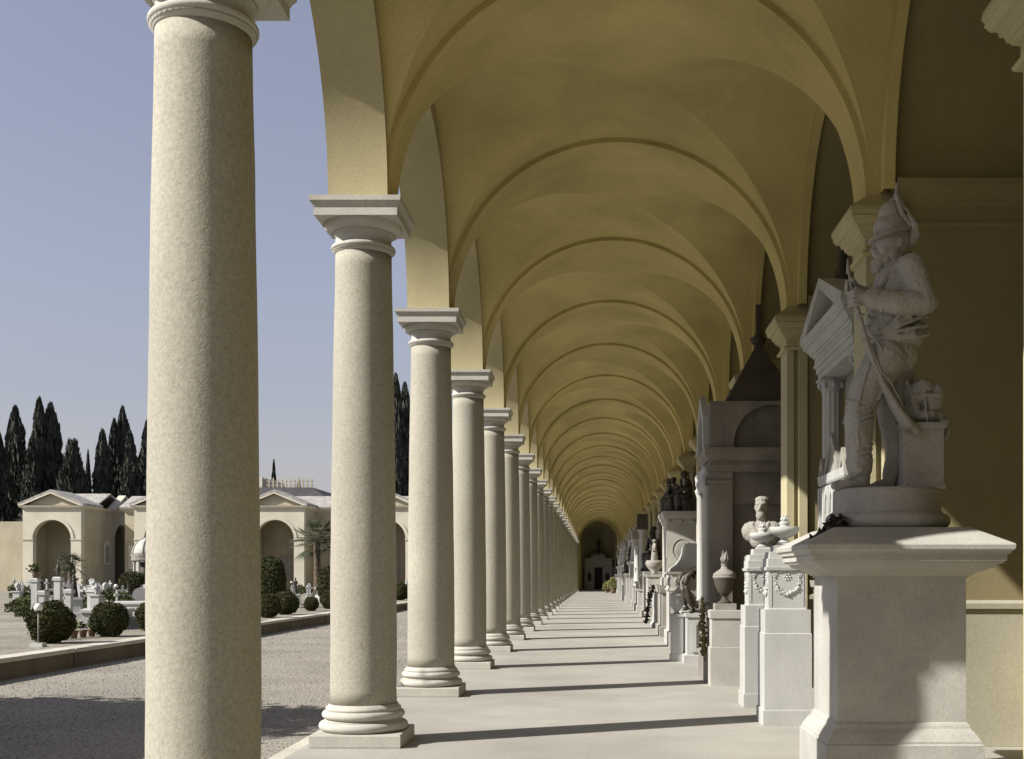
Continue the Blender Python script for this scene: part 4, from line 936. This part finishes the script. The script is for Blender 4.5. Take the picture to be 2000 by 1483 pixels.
def scatter(u0, u1, d0, d1, n, where, dmul):
    k = 0; tries = 0
    while k < n and tries < 4000:
        tries += 1
        d = d0*(d1/d0)**gr.random(); x = -gr.uniform(u0, u1)*d
        if x > -12.4: continue
        if any((x-a)**2+(d-b)**2 < (.9 if d < 60 else .7)**2 for a, b in placed): continue
        placed.append((x, d)); i = gr.choices(range(6), (6, 4, 2, 3, 10, 2))[0]
        row = 'front' if d < 55 else 'middle' if d < 80 else 'back'; lab = '%s, %s grave rows %s' % (cat[i], row, where); g_ = lab
        if first[i]: o = protos[i]; first[i] = False
        else: o = dup(protos[i], (0, 0, 0))
        o.location = (x, d, .125); o.rotation_euler = (0, 0, gr.uniform(-.4, .4)+(1.57 if gr.random() < .3 else 0)); o['label'] = lab; o['group'] = g_
        s_ = gr.uniform(.55, 1.0); o.scale = (s_, s_, s_); k += 1
scatter(.375, .50, 38, 104, 120, 'left of the nearest column', 1)
scatter(.21, .30, 55, 104, 60, 'between the two nearest columns', 1)
scatter(.30, .375, 40, 100, 14, 'hidden behind the nearest column', 1)
scatter(.155, .172, 75, 104, 6, 'between second and third columns', 1)
# row of small potted plants on the kerb side
for i in range(5):
    t = thing('potted_plant', 'small terracotta pot of greenery in the row between the two left round bushes', 'potted plant', (-11.95+.02*i, 25.75+i*.42, .125), 0, 'row of terracotta pots between the left bushes')
    MB().lathe((0, 0), [(.06, 0), (.09, .15), (.1, .16), (.1, .18)], 14).build('pot', 'terracotta', t)
    mb = MB(); rg = random.Random(i); leaves(mb, [(rg.gauss(0, .07), rg.gauss(0, .07), .22+abs(rg.gauss(0, .06))) for _ in range(50)], .04, rg); mb.build('plant', 'leaf', t)
# palms
def palm(x, y, h, r, label, nf=46, trunk=.16):
    t = thing('palm_tree', label, 'palm', (x, y, .12)); rg = random.Random(int(x*10))
    MB().tube([(0, 0, 0), (.03, 0, h*.5), (0, 0, h)], [trunk*1.25, trunk, trunk*.95], 10).build('trunk', 'bark', t)
    mb = MB()
    for k in range(nf):
        a = rg.uniform(0, 6.283); el = rg.uniform(-.7, 1.35); q = r*rg.uniform(.8, 1.1); base = Vector((0, 0, h)); dr = Vector((math.cos(a)*math.cos(el), math.sin(a)*math.cos(el), math.sin(el)))
        tip = base+dr*q*.55; mb.tube([base, tip], [.015, .01], 4, False)
        side = dr.cross(Vector((0, 0, 1))).normalized(); up_ = side.cross(dr)
        for j in range(15):     # fan of narrow leaflets
            b = (j-7)/7*1.25; d2 = (dr*math.cos(b)+side*math.sin(b)); e = tip+d2*q*.48-Vector((0, 0, .10*q*(1-el*.3))); wv = (up_*.4+side*.6)*.02*q/.9
            mb.add([tip-wv, tip+wv, e], [(0, 1, 2)])
    mb.build('crown', 'palm', t); return t
palm(-25.9, 57.5, 1.95, .85, 'small fan palm on a short thick trunk before the left pavilion', 40, .2)
palm(-17.4, 72.5, 3.55, 1.75, 'big fan palm crown beside the left edge of the second column', 60, .22)
# pale potted bush at the end of the arcade
for i, (x, y, s_, lab) in enumerate(((.95, 108, .75, 'pale green potted bush before the end arch, the smaller of two'), (1.45, 104, 1.0, 'tall pale green potted bush by the last white tombs'))):
    t = thing('pale_bush', lab, 'potted plant', (x, y, 0)); rg = random.Random(i+60); mb = MB(); pts = []
    for k in range(500): a = rg.uniform(0, 6.28); q = rg.random()**.6*.55; pts.append((q*math.cos(a), q*math.sin(a), .45+rg.random()*1.0*(1.1-q)))
    leaves(mb, [Vector(p)*s_ for p in pts], .09, rg); mb.build('foliage', 'yellowleaf', t); MB().lathe((0, 0), [(.2*s_, 0), (.3*s_, .45*s_)], 14).build('pot', 'terracotta', t)

# ================================================================== FAR WING WITH PAVILIONS
ZG = .12
def gable_roof_y(mb, x0, x1, y0, y1, ze, zr, th=.18):     # ridge along y
    xc = (x0+x1)/2
    mb.prism([(x0, ze), (xc, zr), (x1, ze), (x1, ze+th), (xc, zr+th), (x0, ze+th)], 'y', y0, y1)
def pavilion(xc, label, deep=4.2, group='gabled pavilions of the far cloister wing'):
    t = thing('pavilion', label, 'pavilion', (xc, 112, 0), 0, group)
    hw = 2.8
    arch_wall(-hw, hw, 0, 1.82, 5.1, 8.0, 0, .7, ZG).build('front_wall', 'wingpale', t)
    MB().box(-hw, -hw+.6, .702, deep, ZG, 8.0).build('side_wall', 'wingwall', t); MB().box(hw-.6, hw, .702, deep, ZG, 8.0).build('side_wall', 'wingwall', t)
    MB().box(-hw+.601, hw-.601, deep-.3, deep, ZG, 8.0).build('back_wall', 'wingwall', t); MB().box(-hw+.601, hw-.601, .703, deep-.301, 7.6, 7.9).build('ceiling', 'wingwall', t)
    arc_band(1.84, 2.12, -.07, -.003, (0, 5.1), 32).build('archivolt', 'wingpale', t)
    for a_, b_ in ((-hw, -1.83), (1.83, hw)): MB().mould(a_, b_, -.002, .6, [(4.95, 0), (4.97, .06), (5.1, .08)], (1, 1, 1, 0)).build('impost', 'wingpale', t)
    MB().mould(-hw, hw, 0, deep, [(8.001, .0), (8.1, .1), (8.12, .25), (8.3, .32)]).build('cornice', 'wingpale', t)
    MB().prism([(-2.6, 8.301), (2.6, 8.301), (0, 9.45)], 'y', .1, .6).build('tympanum', 'wingwall', t)
    mb = MB(); gable_roof_y(mb, -3.15, 3.15, -.32, deep, 8.302, 9.62, .22); mb.build('roof', 'rooftile', t)
    mb = MB()
    for s in (-1, 1): mb.prism([(s*3.15, 8.302), (s*2.75, 8.302), (0, 9.44), (0, 9.60)], 'y', -.34, -.2)
    mb.build('raking_cornice', 'wingpale', t)
    MB().box(-.6, .6, deep-.42, deep-.31, 1.2, 3.6).build('wall_tablet', 'grey', t)
    return t
LP = {0: 'left end pavilion with sunlit gabled arch below the left cypresses', 2: 'gabled pavilion with sunlit arch right beside the nearest column', 3: 'gabled pavilion whose arch shows in the slot between second and third columns'}
for i in range(5):
    xc = -52.3+10.7*i
    pavilion(xc, LP.get(i, 'gabled pavilion of the far wing hidden behind a column'), 4.2)
# left corner block behind the first pavilion, its side facing the garden
cb = thing('corner_block', 'shaded side block with narrow arch and wall tablet joined to the left pavilion', 'building', (0, 0, 0))
def side_arch_wall(x, y0, y1, yc, r, zs, zt, th):
    mb = arch_wall(y0, y1, yc, r, zs, zt, 0, th, ZG)
    mb.v = [(x-b, a, c) for a, b, c in mb.v]; return mb
side_arch_wall(-49.55, 116.25, 124.6, 121.7, 1.75, 5.1, 8.0, .6).build('side_wall', 'wingwall', cb)
MB().box(-56, -50.2, 124, 124.55, ZG, 8.0).build('end_wall', 'wingwall', cb); MB().box(-53.5, -53.2, 116.3, 124, ZG, 8).build('back_wall', 'wingwall', cb)
MB().box(-130, -56.01, 117, 117.6, ZG, 7.0).build('boundary_wall', 'wingwall', cb)
MB().mould(-56, -49.55, 116.25, 124.6, [(8.001, 0), (8.1, .1), (8.12, .22), (8.3, .3)], (0, 1, 0, 1)).build('cornice', 'wingpale', cb)
mb = MB(); mb.prism([(116.3, 8.302), (120, 9.8), (124.9, 8.302), (124.9, 8.45), (120, 10), (116.3, 8.45)], 'x', -57, -50.0)
mb.build('roof', 'rooftile', cb)
mb = MB(); mb.prism([(119.2, 8.302), (124.9, 8.302), (122.05, 9.75)], 'x', -50, -49.5); mb.build('gable', 'wingwall', cb)
mb = MB()
for s in (-1, 1): mb.prism([(122.05+s*3.1, 8.302), (122.05+s*2.7, 8.302), (122.05, 9.72), (122.05, 9.95)], 'x', -50.0, -49.25)
mb.build('raking_cornice', 'wingpale', cb)
t_ = MB(); t_.prism([(117.2, 2.7), (118.7, 2.7), (118.7, 4.5)]+[(117.95+.75*math.cos(R(a)), 4.5+.6*math.sin(R(a))) for a in range(20, 180, 20)]+[(117.2, 4.5)], 'x', -49.54, -49.45); tb = t_.build('wall_tablet', 'wingpale', cb)
MB().prism([(117.45, 2.9), (118.45, 2.9), (118.45, 4.4), (117.95, 4.75), (117.45, 4.4)], 'x', -49.449, -49.42).build('inscription_panel', 'grey', tb)
# wing wall between pavilions
ww = thing('far_wing', 'long low wing with pale tiled roof closing the burial ground', 'building')
mb = MB(); mb.box(-47, CX-.45, 116.21, 116.8, ZG-.1, 7.9); mb.build('wall', 'wingwall', ww)
MB().mould(-47, CX-.45, 116.21, 121, [(7.901, .0), (8.0, .1), (8.1, .3), (8.25, .35)], (1, 0, 1, 1)).build('cornice', 'wingpale', ww)
mb = MB(); mb.prism([(115.8, 8.252), (119, 9.5), (122, 8.252), (122, 8.4), (119, 9.68), (115.8, 8.4)], 'x', -47.4, CX-.5); mb.build('roof', 'rooftile', ww)
for x in (-46, -36.2, -26, -23.6, -15.5, -13):
    f_ = MB().box(x-.6, x+.6, 116.1, 116.208, 2.2, 4.6).build('wall_tablet', 'wingpale', ww)
    mb = MB(); mb.box(x-.05, x+.05, 116.05, 116.098, 2.5, 4.3); mb.box(x-.3, x-.051, 116.05, 116.098, 3.6, 3.7); mb.box(x+.051, x+.3, 116.05, 116.098, 3.6, 3.7); mb.build('cross', 'grey', f_)
# domed tomb
t = thing('domed_tomb', 'small round tomb with pale ribbed dome left of the nearest column', 'tomb', (-37.6, 98, .12))
mb = MB()
for k in range(8): mb.lathe((1.15*math.cos(k*.785+.39), 1.15*math.sin(k*.785+.39)), [(.16, .3), (.12, .4), (.11, 2.5), (.17, 2.65)], 10)
mb.build('columns', 'marble', t)
MB().lathe((0, 0), [(1.45, 0), (1.45, .3)], 24).build('base', 'grey', t); MB().lathe((0, 0), [(.8, .301), (.8, 2.6)], 16).build('drum', 'dark', t)
MB().lathe((0, 0), [(1.35, 2.651), (1.4, 2.8), (1.4, 3.1), (1.5, 3.2)], 24).build('entablature', 'grey', t)
MB().lathe((0, 0), [(1.38*math.cos(R(a)), 3.201+1.45*math.sin(R(a))) for a in range(0, 88, 8)], 24).build('dome', 'pedestal', t)
mb = MB()
for k in range(8):
    mb.tube([(1.4*math.cos(R(a))*math.cos(k*.785), 1.4*math.cos(R(a))*math.sin(k*.785), 3.21+1.46*math.sin(R(a))) for a in range(0, 88, 10)], .05, 5)
mb.build('ribs', 'grey', t)
# chapel roof with parapet behind the wing
t = thing('chapel', 'distant dark roofed chapel with white parapet and spiked balustrade behind the wing', 'chapel', (-47.5, 170, 0))
MB().box(-9, 8, 0, 14, -.2, 12.6).build('wall', 'wingwall', t)
MB().prism([(-9.6, 12.6), (8.6, 12.6), (6.2, 14.4), (-9.6, 14.4)], 'y', -.6, 14.6).build('roof', 'slate', t)
MB().box(-9, -1.2, -.2, 12, 14.401, 15.9).build('parapet', 'wingpale', t)
mb = MB()
for k in range(12): mb.mould(-1+k*.62, -.8+k*.62, 0, .2, [(14.4, 0), (15.6, 0), (15.9, -.09)])
mb.box(-1.1, 6.3, .05, .15, 14.7, 14.8); mb.box(-1.1, 6.3, .05, .15, 15.3, 15.4); mb.build('balustrade', 'wingwall', t)

# ------------------------------------------------------------------ cypresses
def cypress_mesh(h, r, seed, n=4200, broad=0.0):
    rg = random.Random(seed); mb = MB(); pts = []
    for i in range(n):
        q = rg.random()**.9; z = h*(.03+.97*q)
        e = math.sin(min(1, (1-q)*1.05+.0)**.62*math.pi/2)*(min(1, q*6+.35)) if not broad else (1-q)**.75*min(1, q*5+.4)
        rr = r*e*(1+.28*noise.noise(Vector((q*9+seed, seed*1.7, 0))))
        a = rg.uniform(0, 6.283)
        rr *= (1+.30*noise.noise(Vector((math.cos(a)*1.6, math.sin(a)*1.6, z*.55+seed))))
        s_ = math.sqrt(rg.uniform(.25, 1)); p = Vector((rr*s_*math.cos(a), rr*s_*math.sin(a), z)); pts.append(p)
    for p in pts:       # upright wisps
        a = rg.uniform(0, 6.283); s_ = rg.uniform(.25, .6)*(.7+r*.22); o_ = Vector((math.cos(a), math.sin(a), 0))
        out = Vector((p.x, p.y, 0)); out = out.normalized() if out.length > .05 else o_
        tip = p+Vector((0, 0, s_*1.25))+out*s_*(.55 if broad else .12)
        mb.add([p-o_*s_*.35, p-Vector((0, 0, s_*.3)), p+o_*s_*.35, tip], [(0, 1, 2, 3)])
    return mb.mesh('crown', False)
cm = [cypress_mesh(20, 1.5, 1), cypress_mesh(20, 1.7, 2), cypress_mesh(20, 1.35, 3), cypress_mesh(14, 3.2, 4, 4600, 1.0)]
GCY = 'dark cypresses behind the far wing'
def cypress(x, y, h, wf, k, label):
    t = thing('cypress_tree', label, 'cypress', (x, y, -.2), 0, GCY)
    hh = 14 if k == 3 else 20
    o = obj('crown', cm[k], 'cypress', t); o.scale = (wf, wf, h/hh); o.rotation_euler = (0, 0, k*1.3+x)
    MB().lathe((0, 0), [(.3, 0), (.22, h*.5), (.05, h*.9)], 8).build('trunk', 'bark', t)
def cyp(xpx, ypx, d, wf, k, label):
    cypress((xpx-1166)*d/2280, d, 1.75+(1125-ypx)*d/2280, wf, k, label)
for a in ((77, 785, 135, .95, 0, 'tall slim cypress at the far left edge'), (99, 794, 136, 1.1, 1, 'tall cypress touching the one at the far left edge'), (142, 873, 132, 1.0, 3, 'broad ragged conifer leaning above the left pavilion roof'),
          (172, 884, 145, .38, 2, 'thin wispy cypress right of the broad conifer'), (200, 845, 134, 1.0, 2, 'cypress with a pointed top, first of the four left of the nearest column'), (223, 826, 137, .85, 0, 'narrow cypress between two taller ones left of the nearest column'),
          (239, 801, 138, .9, 1, 'tallest cypress of the group left of the nearest column'), (254, 848, 133, 1.0, 2, 'cypress in front of the tallest one above the domed tomb'), (290, 826, 136, 1.1, 0, 'cypress half cut by the left edge of the nearest column'),
          (62, 860, 133, 1.0, 2, 'short cypress at the left border of the picture'), (535, 903, 190, .55, 2, 'small cypress rising behind the chapel parapet'), (584, 938, 185, .5, 0, 'small cypress at the right end of the chapel balustrade'),
          (773, 740, 132, .9, 0, 'slim cypress against the right edge of the second column'), (791, 756, 134, 1.0, 1, 'cypress in the slot beside the third column'), (120, 905, 140, 1.1, 3, 'low broad conifer filling the gap behind the left pavilion'),
          (268, 900, 142, 1.3, 1, 'shorter cypress behind the domed tomb'), (30, 800, 139, 1.1, 1, 'cypress outside the left border beside the tall pair'), (-8, 840, 138, 1.2, 0, 'cypress farthest left, outside the border')):
    cyp(*a)
# leafy tree by the path, out of the picture on the left: its shadow falls on the gravel
def leafy_tree(x, y, h, r, seed, label):
    t = thing('leafy_tree', label, 'tree', (x, y, -.25), 0, 'path side trees left of the picture'); rg = random.Random(seed)
    MB().tube([(0, 0, 0), (.05, 0, h*.35), (0, .05, h*.6)], [.16, .13, .06], 10).build('trunk', 'bark', t)
    mb = MB()
    for k in range(9): a = k*.7; mb.tube([(0, 0, h*.32), (r*.4*math.cos(a), r*.4*math.sin(a), h*.5), (r*.8*math.cos(a+.2), r*.8*math.sin(a+.2), h*(.6+.03*k))], [.07, .045, .015], 6)
    mb.build('limbs', 'bark', t)
    mb = MB(); pts = []
    cl = [(rg.gauss(0, r*.45), rg.gauss(0, r*.45), h*.66+rg.gauss(0, h*.11)) for _ in range(60)]
    for i in range(9000):
        c = rg.choice(cl); p = Vector(c)+Vector((rg.gauss(0, .33), rg.gauss(0, .33), rg.gauss(0, .3)))
        if p.z < h: pts.append(p)
    leaves(mb, pts, .16, rg); mb.build('crown', 'leaf', t)
leafy_tree(-11.9, 11.7, 6.2, 2.3, 5, 'round leafy tree on the terrace outside the left edge')
leafy_tree(-11.8, 8.2, 6.0, 2.3, 6, 'second leafy tree on the terrace, nearer the camera')
leafy_tree(-13.2, 4.4, 6.0, 2.2, 8, 'leafy tree on the terrace beside the camera')
